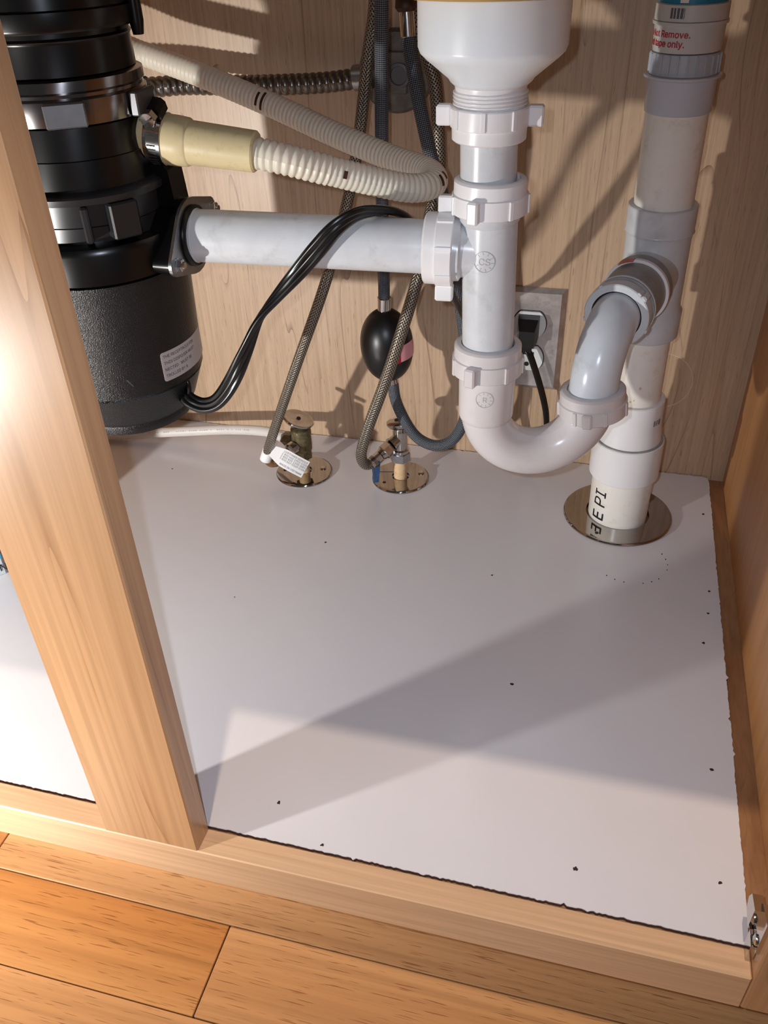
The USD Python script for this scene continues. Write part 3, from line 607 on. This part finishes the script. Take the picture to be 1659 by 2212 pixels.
def hose_mark(i, n, dirn, half):
    T, A, B = FR; P = []; d = nrm(np.asarray(dirn, float) - T[i] * (np.asarray(dirn, float) @ T[i])); t0 = math.atan2(d @ B[i], d @ A[i])
    for t in np.linspace(t0 - half, t0 + half, 9):
        for k in (i, i + n):
            for o in (0.0001, 0.0004): P.append(CC[k] + (0.01045 + o) * (math.cos(t) * A[k] + math.sin(t) * B[k]))
    f = []
    for q in range(8):
        a = 4*q; f += [(a+1,a+3,a+7,a+5),(a,a+4,a+6,a+2),(a,a+1,a+5,a+4),(a+2,a+6,a+7,a+3)]
    return np.array(P), np.array(f)
CC, _L = spline(C, 1150); FR = frames(CC)
near = lambda p: int(np.argmin(np.linalg.norm(CC - np.asarray(p), axis=1)))
TC = CAM - np.array([0, 0.40, 0.38])
i1, i2, i3 = near((-0.0763, 0.462, 0.3954)), near((0.034,0.311,0.3800)), near((0.0900,0.356,0.3616))
for k, n_, d_m, hf in ((i1, 4, TC, 0.75), (i1 + 10, 4, TC, 0.55), (i2, 5, TC, 0.25), (i3, 4, TC + [0.3,0,0.2], 0.4), (i3 + 12, 3, TC + [0.4,0,0.3], 0.3)):
    obj('stain_mark', hose_mark(k, n_, d_m, hf), 'stain', ch, smooth=False)
cd = thing('flex_conduit', 'grey metal flexible conduit running behind the hose to the wall box', 'conduit', (-0.10, 0.53, 0.40))
cp = [(-0.34,0.48,0.398),(-0.2205,0.5,0.3997),(-0.1799,0.515,0.4005),(-0.1367,0.524,0.3991),(-0.0971,0.53,0.399),(-0.0494,0.538,0.4002),(-0.0142,0.5413,0.4039)]
vv = tube(cp, lambda s: 0.0078 + 0.0014 * (math.sin(PI * ((s / 0.0066) % 1.0)) ** 0.7), n=520, sides=20); obj('armoured_tube', vv[:2], 'conduit', cd, smooth=40)
# beige rubber connector and its clamp
k0, k1 = np.array([-0.1010, 0.2835, 0.4066]), np.array([-0.0194, 0.2900, 0.3969]); kd = nrm(k1 - k0)
rc = thing('rubber_connector', 'beige rubber connector between the disposer and the corrugated hose', 'hose connector', k0)
obj('connector_body', lathe([(0.0, 0.0125), (0.0, 0.0160), (0.0010, 0.0170), (0.0260, 0.0168), (0.0330, 0.0162), (0.0345, 0.0150), (0.0350, 0.0148), (0.0810, 0.0138), (0.0822, 0.0128), (0.0822, 0.0100)], k0, kd, 48), 'beige_rubber', rc)
hc = thing('hose_clamp', 'shiny steel screw clamp round the beige connector', 'hose clamp', k0 + kd*0.008)
a_, b_, d_ = frame(kd)
band = obj('clamp_band', sleeve(k0, kd, 0.0055, 0.0178, 0.0177, 0.0168, 0.0002, 64), 'steel', hc)
def around(t, h, r): return k0 + kd*h + r*(math.cos(t)*a_ + math.sin(t)*b_)
tf = math.atan2((np.array([0,-1,0]) @ b_), (np.array([0,-1,0]) @ a_)); tz = math.atan2(b_[2], a_[2]); sg = 1 if ((tz - tf + PI) % (2*PI) - PI) > 0 else -1
for k in range(30):
    t = tf + sg * (-3.6 + 0.155*k); u = math.cos(t)*a_ + math.sin(t)*b_; w = np.cross(kd, u)
    obj('band_slot', obox(around(t, 0.0118, 0.01772), kd, u, w, 0.0062, 0.0002, 0.0010), 'mark', band, smooth=False)
t = tf + sg * 1.15; u = math.cos(t)*a_ + math.sin(t)*b_; w = sg * np.cross(kd, u); hcx = around(t, 0.0112, 0.0205)
obj('screw_housing', hull([hcx + kd*x + u*y + w*z for z in (-0.003, 0.010) for x, y in ((-0.0070,-0.003),(0.0070,-0.003),(0.0062,0.0022),(0.0036,0.0048),(-0.0036,0.0048),(-0.0062,0.0022))]), 'dark_steel', hc, smooth=25)
sw = obj('clamp_screw', cat_(lathe([(0, 0.0058), (0.0050, 0.0058), (0.0055, 0.0052)], hcx - w*0.0055 + u*0.0008, -w + u*0.1, 6), lathe([(0.0055, 0.0049), (0.0058, 0.0)], hcx - w*0.0055 + u*0.0008, -w + u*0.1, 20)), 'steel', hc, smooth=20)
obj('screw_slot', obox(hcx - w*0.0118 + u*0.0013, w, kd*0.8 + u*0.6, np.cross(w, kd*0.8 + u*0.6), 0.0008, 0.0086, 0.0011), 'mark', sw, smooth=False)

# braided supply hose to the left valve
hl = thing('supply_hose', 'steel braided supply hose ending at the left valve with a white paper tag', 'hose', (-0.114, 0.455, 0.024))
v, f, uv = tube([(0.0249,0.458,0.4791),(0.0223,0.458,0.4601),(0.0163,0.459,0.4337),(0.0049,0.46,0.3692),(-0.0083,0.45,0.3082),(-0.0278,0.434,0.2435),(-0.0627,0.432,0.1599),(-0.1012,0.445,0.0726),(-0.115,0.4515,0.0402)], 0.0053, n=200, sides=24); obj('braided_sleeve', (v, f), 'supply', hl, uv=uv)
v, f, uv = tube([(-0.1150,0.4530,0.0420),(-0.1170,0.4536,0.0290),(-0.1145,0.4560,0.0222),(-0.1085,0.4600,0.0215)], 0.0050, n=30); obj('hose_elbow', (v, f), 'brass', hl)
obj('red_washer', cyl((-0.1085,0.4600,0.0215), (-0.1040,0.4640,0.0225), 0.0053, 20), 'label_red', hl)
v, f, uv = tube([(-0.1045,0.4636,0.0224),(-0.0980,0.4672,0.0300),(-0.0890,0.4655,0.0360)], 0.0042, n=24); obj('hose_nipple', (v, f), 'brass', hl)
# braided supply hose to the right valve
hr = thing('supply_hose', 'steel braided supply hose bending to the right valve with a blue tag', 'hose', (-0.001, 0.45, 0.037))
v, f, uv = tube([(0.0453,0.5,0.475),(0.0457,0.5,0.4556),(0.0511,0.5,0.4386),(0.0591,0.5,0.4212),(0.0651,0.499,0.3999),(0.069,0.496,0.3513),(0.0696,0.492,0.3304),(0.0662,0.484,0.3141),(0.0589,0.455,0.2548),(0.0423,0.436,0.1923),(0.0277,0.434,0.1473),(0.0111,0.436,0.1021),(-0.0001,0.44,0.0676),(-0.0034,0.445,0.0496),(-0.0012,0.452,0.0377),(0.0045,0.458,0.0365)], 0.0059, n=240, sides=24); obj('braided_sleeve', (v, f), 'supply', hr, uv=uv)
q0, q1 = np.array([0.0035,0.4562,0.0358]), np.array([0.0235,0.4780,0.0505]); qd = nrm(q1 - q0)
obj('crimp_ferrule', lathe([(0, 0.0052), (0.001, 0.0064), (0.014, 0.0064), (0.015, 0.0050), (0.022, 0.0048)], q0, qd, 32), 'nickel', hr)
obj('hose_nut', cat_(lathe([(0.0185, 0.0060), (0.0200, 0.0086), (0.0285, 0.0086), (0.0300, 0.0076)], q0, qd, 6), lathe([(0.0150, 0.0062), (0.0190, 0.0075), (0.0200, 0.0085)], q0, qd, 32)), 'nickel', hr, smooth=25)
# nylon braided spray hose: down through the weight, round the loop and back up
sh = thing('spray_hose', 'dark grey braided faucet hose with a U-shaped loop beside the trap', 'hose', (0.075, 0.455, 0.064))
v, f, uv = tube([(0.0328,0.445,0.4801),(0.0292,0.45,0.4078),(0.0237,0.462,0.3103),(0.0192,0.476,0.24),(0.018,0.479,0.2095)], 0.0057, n=160, sides=24); obj('braided_drop', (v, f), 'spray', sh, uv=uv)
loop = [(0.0245,0.479,0.1273),(0.028,0.479,0.1036),(0.04,0.478,0.0772),(0.0534,0.475,0.0632),(0.0719,0.472,0.0591),(0.0891,0.474,0.0658),(0.1004,0.478,0.0859),(0.1034,0.485,0.1128),(0.1004,0.49,0.1525),(0.0952,0.492,0.1915),(0.0891,0.49,0.2301),(0.0839,0.482,0.2775),(0.0793,0.47,0.3145),(0.074,0.464,0.3378),(0.0681,0.462,0.3573),(0.0559,0.472,0.3972),(0.0471,0.482,0.4307),(0.0439,0.485,0.4486)]
v, f, uv = tube(loop, 0.0060, n=300, sides=24); obj('braided_loop', (v, f), 'spray', sh, uv=uv)
def between(a, b, r, m, nm, ch=0.0006):
    a, b = np.array(a), np.array(b); obj(nm, cyl(a, b, r, 28, ch), m, sh)
between((0.0187,0.4775,0.2200), (0.0180,0.4790,0.2040), 0.0068, 'chrome', 'crimp_sleeve')
between((0.0222,0.4790,0.1380), (0.0245,0.4790,0.1250), 0.0066, 'chrome', 'crimp_sleeve')
between((0.0445,0.4845,0.4440), (0.0427,0.4852,0.4630), 0.0066, 'steel', 'crimp_sleeve')
obj('spout_tube', lathe([(0, 0.0070), (0.003, 0.0090), (0.010, 0.0082), (0.016, 0.0100), (0.05, 0.0100)], (0.0427,0.4852,0.4625), (-0.05,0,1), 28), 'rust', sh)
bw = thing('hose_weight', 'black egg-shaped weight clipped on the faucet hose with a pink label', 'hose weight', (0.0195, 0.4790, 0.130))
bc = np.array([0.0195, 0.4790, 0.1685]); bd = nrm(np.array([-0.07, 0, 1.0]))
def egg(r0, h0, t0=-1, t1=1, n=28): return [(h0 * t, r0 * math.sqrt(max(1 - abs(t) ** 2.15, 0))) for t in np.linspace(t0, t1, n)]
for s, o in ((-1, -0.0003), (1, 0.0003)): pass
obj('weight_shell', lathe(egg(0.0270, 0.0388, -0.975, 0.975, 40), bc, bd, 56), 'black_rubber', bw, smooth=True)
def eggpatch(a0, a1, t0, t1, off, n=14):
    A, B, Dd = frame(bd); P = []
    for o in (off, off + 0.0003):
        for t in np.linspace(t0, t1, n):
            for a in np.linspace(a0, a1, n):
                r = 0.0270 * math.sqrt(1 - abs(t) ** 2.15) + o; P.append(bc + bd * 0.0388 * t + r * (math.cos(a) * A + math.sin(a) * B))
    P = np.array(P); f = []
    for s in (0, n*n):
        i, j = np.meshgrid(np.arange(n-1), np.arange(n-1), indexing='ij'); q = np.stack([s+i*n+j, s+i*n+j+1, s+(i+1)*n+j+1, s+(i+1)*n+j], -1).reshape(-1,4); f.append(q if s else q[:, ::-1])
    return P, np.vstack(f)
A_, B_, _ = frame(bd)
def bearing(x, y): w = np.array([x, y, 0.0]); return math.atan2(w @ B_, w @ A_)
tr = bearing(0.92, -0.5); sgn = 1 if ((bearing(0.8,-0.6) - bearing(1,0) + PI) % (2*PI) - PI) > 0 else -1
obj('pink_label', eggpatch(tr - 0.30, tr + 0.62 if sgn < 0 else tr + 0.30, -0.26, 0.18, 0.0002), 'label_pink', bw, smooth=True)
obj('red_stripe', eggpatch(tr + sgn*0.30, tr + sgn*0.46, -0.28, 0.16, 0.00035, 8), 'label_red', bw, smooth=True)

# ================================================================ shut-off valves
lv = thing('shutoff_valve', 'corroded green-brown shutoff valve with round handle on the left flange', 'water valve', (-0.0838, 0.477, 0))
vx, vy = -0.0838, 0.477
obj('stub_pipe', cyl((vx, vy, -0.003), (vx, vy, 0.026), 0.0068, 28), 'cpvc', lv)
obj('compression_nut', lathe([(0.0205, 0.0085), (0.0215, 0.0112), (0.0320, 0.0112), (0.0335, 0.0098)], (vx, vy, 0), n=6), 'old_brass', lv, smooth=20)
obj('valve_body', lathe([(0.0320, 0.0090), (0.0325, 0.0110), (0.0400, 0.0114), (0.0520, 0.0110), (0.0530, 0.0116), (0.0590, 0.0113), (0.0605, 0.0098), (0.0620, 0.0050)], (vx+0.0005, vy, 0), n=32), 'old_brass', lv)
obj('outlet_port', lathe([(0.006, 0.0062), (0.0120, 0.0062), (0.0125, 0.0080), (0.0190, 0.0080), (0.0200, 0.0060), (0.0205, 0.0048)], (vx, vy, 0.0415), (-0.42,-0.9,-0.12), 24), 'nickel', lv, smooth=30)
obj('side_port', lathe([(0.004, 0.0066), (0.0110, 0.0066), (0.0115, 0.0080), (0.0240, 0.0080), (0.0250, 0.0060)], (vx, vy, 0.0440), (-1.0,0.30,-0.22), 6), 'old_brass', lv, smooth=20)
obj('valve_stem', cyl((vx, vy, 0.060), (vx+0.0002, vy, 0.0705), 0.0026, 16), 'pvc_white', lv)
hz_, hd = np.array([vx-0.001, vy, 0.0700]), nrm(np.array([0.40, -0.06, 1.0]))
hw = lathe([(-0.0020, 0.004), (-0.0018, 0.0165), (0.0005, 0.0178), (0.0022, 0.0172), (0.0026, 0.0150), (0.0014, 0.0110), (0.0018, 0.0040), (0.0026, 0.0020)], hz_, hd, 48)
hv = hw[0]; lo_ax = nrm(np.array([1.0, 0.2, 0]) - hd * (np.array([1.0, 0.2, 0]) @ hd)); sh_ax = np.cross(hd, lo_ax)
rel = hv - hz_; hv = hz_ + np.outer(rel @ lo_ax, lo_ax) * 1.0 + np.outer(rel @ sh_ax, sh_ax) * 0.86 + np.outer(rel @ hd, hd)
obj('valve_handle', (hv, hw[1]), 'nickel', lv)
obj('handle_screw', lathe([(0, 0.0026), (0.0010, 0.0020), (0.0012, 0)], hz_ + hd*0.0022, hd, 16), 'mark', lv)

rv = thing('shutoff_valve', 'nickel shutoff valve with small oval handle on the right flange', 'water valve', (0.0286, 0.488, 0))
vx, vy = 0.0286, 0.488
obj('stub_pipe', cyl((vx, vy, -0.003), (vx, vy, 0.030), 0.0076, 28), 'cpvc', rv, label='stained cream stub pipe')
obj('compression_nut', lathe([(0.0250, 0.0095), (0.0260, 0.0116), (0.0355, 0.0116), (0.0370, 0.0100)], (vx, vy, 0), n=6), 'zinc', rv, smooth=20)
obj('valve_body', lathe([(0.0360, 0.0080), (0.0370, 0.0098), (0.0400, 0.0098), (0.0410, 0.0078), (0.0480, 0.0080), (0.0620, 0.0080), (0.0640, 0.0070), (0.0680, 0.0066)], (vx+0.0005, vy, 0), n=32), 'nickel', rv)
obj('outlet_port', lathe([(0.002, 0.0070), (0.0110, 0.0070), (0.0115, 0.0080), (0.0135, 0.0080), (0.0140, 0.0066)], (vx, vy, 0.0550), (-0.60,-0.78,-0.42), 32), 'nickel', rv)
hz2, hd2 = np.array([vx-0.0015, vy-0.001, 0.0730]), nrm(np.array([-0.25, -0.20, 1.0]))
hw = lathe([(-0.0080, 0.0050), (-0.0050, 0.0060), (-0.0040, 0.0120), (-0.0010, 0.0135), (0.0020, 0.0130), (0.0040, 0.0100), (0.0046, 0.0030)], hz2, hd2, 40)
rel = hw[0] - hz2; lo_ax = nrm(np.array([1.0, -0.1, 0]) - hd2 * (np.array([1.0, -0.1, 0]) @ hd2)); sh_ax = np.cross(hd2, lo_ax)
obj('valve_handle', (hz2 + np.outer(rel @ lo_ax, lo_ax) + np.outer(rel @ sh_ax, sh_ax) * 0.62 + np.outer(rel @ hd2, hd2), hw[1]), 'nickel', rv)
obj('handle_screw', lathe([(0, 0.0026), (0.0008, 0.0022), (0.0010, 0)], hz2 + hd2*0.0044, hd2, 16), 'mark', rv)

# tags on the supply hoses
tg = thing('hose_tag', 'white paper tag printed with service numbers on the left hose', 'tag', (-0.114, 0.4525, 0.036))
hd_ = nrm(np.array([-0.0101, -0.002, -0.0265])); tc = np.array([-0.1138, 0.4532, 0.0425])
obj('tag_wrap', sleeve(tc, hd_, 0.0, 0.0155, 0.0066, 0.0062, 0.0002, 32), 'tag_white', tg)
# the flag of the tag: a bent strip running right, down and forward from the hose
t_o = np.array([-0.1085, 0.4490, 0.0435]); lx = nrm(np.array([0.70, -0.02, -0.36])); ly = nrm(np.array([0.46, 0.55, 0.78]) - lx * (np.array([0.46, 0.55, 0.78]) @ lx))
W_, H_, NX = 0.0430, 0.0205, 18
def tagp(s, h, o=0.0):                                   # s along, h across; gentle bow
    nn = np.cross(lx, ly); bow = 0.0050 * math.sin(PI * s / W_) 
    return t_o + lx * s + ly * (h - H_/2) * min(1.0, 0.62 + 0.38 * s / (0.35 * W_)) + nn * (bow + o)
P = [tagp(W_ * i / NX, H_ * j, o) for o in (0, 0.00025) for i in range(NX + 1) for j in (0, 1)]
f = []
for i in range(NX):
    a, b, c, d = 2*i, 2*i+1, 2*i+3, 2*i+2; n_ = 2*(NX+1)
    f += [(d, c, b, a), (a+n_, b+n_, c+n_, d+n_)]
fl_ = obj('tag_flag', (np.array(P), np.array(f)), 'tag_white', tg, smooth=False)
def tagtext(s, s0, h0, size):
    m = split_long(text(s, size), 0.002); v = np.array(m.vertices)
    return np.array([tagp(s0 + x, h0 + y, 0.00028 + z) for x, y, z in v]), m.faces
obj('tag_text', cat_(*[tagtext(s, s0, h0, 0.0021) for s, s0, h0 in (('CUSTOMER SERVICE', 0.0125, 0.0165), ('1 800 442 1902 (USA)', 0.0115, 0.0135), ('1 800 839 1200 (MEX)', 0.0115, 0.0105), ('1 800 567 0369 (CAN)', 0.0115, 0.0075), ('MADE IN VIETNAM', 0.0145, 0.0020))]), 'ink', fl_, smooth=False)
tb = thing('hose_tag', 'blue and silver tag hanging from the right hose end', 'tag', (0.008, 0.458, 0.012))
o = np.array([0.0095, 0.4555, 0.0410]); e = np.array([0.0060, 0.4650, 0.0065]); dd = nrm(e - o); sd_ = nrm(np.cross(dd, nrm(CAM - o))); nn = np.cross(sd_, dd)
def strip(a, b, w0, w1, th=0.0003):
    return hull([p + s_ * sd_ * w / 2 + nn * q for p, w in ((a, w0), (b, w1)) for s_ in (-1, 1) for q in (0, th)])
obj('tag_loop', sleeve(q0 + qd*0.003, qd, 0, 0.004, 0.0072, 0.0066, 0.0002, 28), 'ring_metal', tb)
obj('blue_strip', strip(o, e, 0.0100, 0.0062), 'tag_blue', tb, smooth=False)
obj('silver_edge', strip(o + nn*0.0003 + sd_*0.0030, e + nn*0.0003 + sd_*0.0018, 0.0012, 0.0008), 'ring_metal', tb, smooth=False)

# white water line from the left valve along the panel
wl = thing('water_line', 'thin white plastic tube lying along the back edge to the left valve', 'water tube', (-0.25, 0.50, 0.006))
v, f, uv = tube([(-0.43,0.470,0.0065),(-0.3968,0.485,0.0066),(-0.3351,0.497,0.0090),(-0.2434,0.505,0.0200),(-0.1842,0.508,0.0276),(-0.1347,0.502,0.0340),(-0.1080,0.4850,0.0390)], 0.0060, n=120, sides=24); obj('tube', (v, f), 'tube_white', wl, smooth=True)
pc, pl_ = spline([(-0.43,0.470,0.0065),(-0.3968,0.485,0.0066),(-0.3351,0.497,0.0090),(-0.2434,0.505,0.0200),(-0.1842,0.508,0.0276),(-0.1347,0.502,0.0340),(-0.1080,0.4850,0.0390)], 120)
T, A, B = frames(pc); marks = []
for i in range(40, 100):
    if rng.random() < 0.62:
        u = nrm(np.array([0,-0.85,0.52]) - T[i] * (np.array([0,-0.85,0.52]) @ T[i])); marks.append(obox(pc[i] + u*0.0060, T[i], np.cross(T[i], u), u, float(rng.uniform(0.0008, 0.0020)), 0.0014, 0.0002))
obj('tube_print', cat_(*marks), 'ink_faint', wl, smooth=False, kind='stuff')

# ================================================================ wall box, outlet, cords
jb = thing('junction_box', 'dull round metal junction box on the back wall behind the hoses', 'electrical box', (0.0160, D, 0.407))
bc_ = np.array([0.0160, D, 0.4070])
obj('box_body', lathe([(0.0, 0.0), (0.0, 0.0355), (0.0080, 0.0355), (0.0110, 0.0330), (0.0110, 0.0)], bc_, (0,-1,0), 56), 'box_metal', jb)
obj('box_strap', obox(bc_ + [0.002,-0.0125,0], (1,0,0), (0,1,0), (0,0,1), 0.0190, 0.0040, 0.0360, 0.0012), 'box_metal', jb, smooth=False)
obj('knockout', lathe([(0, 0.0108), (0.0020, 0.0105), (0.0022, 0.0080), (0.0008, 0.0075), (0.0008, 0.0)], bc_ + [0.004,-0.0145,-0.002], (0,-1,0), 32), 'tab_metal', jb)
obj('wire_clip', tube([bc_ + q for q in ([0.016,-0.013,-0.004],[0.0155,-0.016,-0.010],[0.0195,-0.015,-0.016],[0.021,-0.0135,-0.022])], 0.0013, n=24, sides=10)[:2], 'steel', jb)
obj('conduit_fitting', cyl((-0.0215, D-0.0216, 0.4036), (-0.0035, D-0.0216, 0.4056), 0.0112, 28, 0.001), 'zinc', jb)

px0, px1, pz0, pz1 = 0.1203, 0.1908, 0.0920, 0.2071
op = thing('wall_outlet', 'brushed metal duplex outlet plate on the back wall', 'electrical outlet', ((px0+px1)/2, D, (pz0+pz1)/2))
def plate_hull(): 
    P = [];
    for (i, y) in ((0.0, 0.0), (0.0, 0.0015), (0.0045, 0.0052)):
        for x in (px0 + i, px1 - i):
            for z in (pz0 + i, pz1 - i): P.append((x, D - y, z))
    return hull(P)
cover = obj('cover_plate', plate_hull(), 'plate_metal', op, smooth=False)
pcx = (px0+px1)/2
for k, zc in enumerate((0.1690, 0.1302)):
    c = np.array([pcx, D-0.0050, zc]); lz = Point(0,0).buffer(0.0172, quad_segs=12).intersection(Polygon([(-0.02,-0.0140),(0.02,-0.0140),(0.02,0.0140),(-0.02,0.0140)]))
    m = trimesh.creation.extrude_polygon(lz, 0.0032, engine='earcut'); rc_ = obj('receptacle', flat(m, c, (1,0,0), (0,0,1)), 'outlet_white', op, smooth=False)
    m2 = trimesh.creation.extrude_polygon(lz.buffer(0.0009).difference(lz), 0.0003, engine='earcut'); obj('receptacle_gap', flat(m2, c, (1,0,0), (0,0,1)), 'mark', rc_, smooth=False)
    for dx, hh in ((-0.0063, 0.0078), (0.0063, 0.0064)):
        obj('blade_slot', box((pcx+dx-0.0008, D-0.0083, zc+0.0045-hh/2), (pcx+dx+0.0008, D-0.0081, zc+0.0045+hh/2)), 'ink_black', rc_, smooth=False)
    obj('ground_hole', cyl((pcx, D-0.0083, zc-0.0066), (pcx, D-0.0081, zc-0.0066), 0.0026, 20), 'ink_black', rc_)
obj('plate_screw', lathe([(0, 0.0036), (0.0008, 0.0034), (0.0014, 0.0020), (0.0015, 0)], (pcx, D-0.0050, 0.1496), (0,-1,0), 20), 'steel', op)
pg = thing('power_plug', 'black plug in the upper socket with its cord hanging behind the trap', 'plug', (pcx, D-0.008, 0.168))
pm_ = [];
for y, w, z0_, z1_ in ((D-0.0083, 0.0110, 0.1560, 0.1800), (D-0.0200, 0.0105, 0.1545, 0.1795), (D-0.0300, 0.0080, 0.1520, 0.1700)):
    for x in (-w, w): pm_ += [(pcx-0.0005+x, y, z0_), (pcx-0.0005+x, y, z1_)]
obj('plug_body', hull(pm_), 'black_rubber', pg, smooth=25)
obj('strain_relief', hull([(pcx+dx, D-y, z) for dx, y, z in ((-0.0075,0.012,0.158),(0.0075,0.012,0.158),(-0.0075,0.028,0.158),(0.0075,0.028,0.158),(-0.0045,0.016,0.1420),(0.0045,0.016,0.1420),(-0.0045,0.024,0.1420),(0.0045,0.024,0.1420))]), 'black_rubber', pg, smooth=30)
def flatprof(w, th, lobes=3):
    P = []
    t = np.linspace(0, 2*PI, 40, endpoint=False)
    for a in t:
        x = w/2 * math.cos(a); y = th/2 * np.sign(math.sin(a)) * abs(math.sin(a)) ** 0.55; y *= 0.62 + 0.38 * abs(math.cos(PI * lobes * (x / w + 0.5)-PI/2*1)); P.append((x, y))
    return np.array(P)
cordp = [(pcx,D-0.020,0.1460),(0.1600,0.541,0.1400),(0.1702,0.540,0.1143),(0.1786,0.540,0.0882),(0.1830,0.541,0.0667),(0.1835,0.541,0.0450),(0.176,0.541,0.0240),(0.160,0.541,0.020),(0.147,0.541,0.040),(0.1395,0.541,0.080),(0.1400,0.541,0.115),(0.1330,0.541,0.150),(0.118,0.541,0.175),(0.105,0.541,0.195)]
v, f, uv = tube(cordp, 1, n=140, profile=flatprof(0.0094, 0.0042)); obj('plug_cord', (v, f), 'cord', pg, smooth=40)
cpt = [(-0.112,0.266,0.2160),(-0.0965,0.262,0.2140),(-0.0883,0.258,0.2101),(-0.0751,0.254,0.2094),(-0.061,0.252,0.2162),(-0.0463,0.252,0.2346),(-0.0319,0.254,0.2606),(-0.019,0.258,0.2862),(-0.0038,0.2620,0.3044),(0.015,0.2640,0.3246),(0.0303,0.2640,0.3415),(0.0427,0.2670,0.3545),(0.0545,0.277,0.3610),(0.065,0.293,0.3595),(0.0745,0.310,0.3540),(0.082,0.325,0.3430),(0.0890,0.345,0.3180),(0.098,0.40,0.26),(0.105,0.47,0.21),(0.106,0.535,0.194)]
v, f, uv = tube(cpt, 1, n=320, profile=flatprof(0.0130, 0.0060), twist=24.0); obj('power_cord', (v, f), 'cord', dp, smooth=40, label='black twisted flat cord crossing over the waste pipe')
v, f, uv = tube([(-0.094,0.265,0.2300),(-0.0900,0.262,0.2240),(-0.0905,0.262,0.2160),(-0.096,0.264,0.2120)], 0.0022, n=24, sides=12); obj('cord_loop', (v, f), 'cord', dp)

# ================================================================ hinge on the right stile, carton at the left
hg = obj('hinge', hull([(x, y, z) for x in (0.3645, 0.3672) for y, z in ((0.006,0.018),(0.006,0.050),(0.022,0.022),(0.022,0.046),(0.026,0.028),(0.026,0.040))]), 'chrome', ff, smooth=20, label='small chrome hinge on the right stile')
obj('hinge_knuckle', hull([(x, y, z) for x in (0.3600, 0.3660) for y, z in ((0.018,0.024),(0.018,0.044),(0.030,0.026),(0.030,0.042),(0.033,0.034))]), 'chrome', hg, smooth=35)
obj('hinge_screw', lathe([(0, 0.0036), (0.0012, 0.0034), (0.0022, 0.0016)], (0.3648, 0.0115, 0.024), (-1,0,0), 20), 'steel', hg)
obj('hinge_foot', hull([(x, y, z) for x in (0.3625, 0.3665) for y, z in ((0.010,0.0035),(0.010,0.018),(0.020,0.0045),(0.020,0.020))]), 'chrome', hg, smooth=30)
obj('bumper', lathe([(0, 0.0045), (0.0040, 0.0045), (0.0052, 0.0030)], (0.3740, 0.000, 0.030), (0,-1,0), 20), 'rust', hg, label='reddish-brown rubber bumper')
ct = thing('cleaner_carton', 'grey printed carton edge at the far left beyond the post', 'carton', (-0.36, 0.24, 0))
ca = nrm(np.array([0.55, 0.62, 0])); cb = np.array([-ca[1], ca[0], 0]); cz = np.array([-0.3165, 0.2385, 0.0600])
obj('carton_body', obox(cz - ca*0.030 + cb*0.030, ca, cb, (0,0,1), 0.060, 0.060, 0.1190, 0.0015), 'carton', ct, smooth=False)
fo = cz - ca*0.0300 - cb*0.0002
obj('printed_band', obox(fo + np.array([0,0,-0.030]) , ca, cb, (0,0,1), 0.0596, 0.0005, 0.018), 'label_blue', ct, smooth=False)
obj('printed_text', flat(text('CAUTION:', 0.0080), cz - ca*0.0500 - cb*0.0008 + np.array([0,0,-0.0535]), ca, (0,0,1)), 'ink_black', ct, smooth=False)
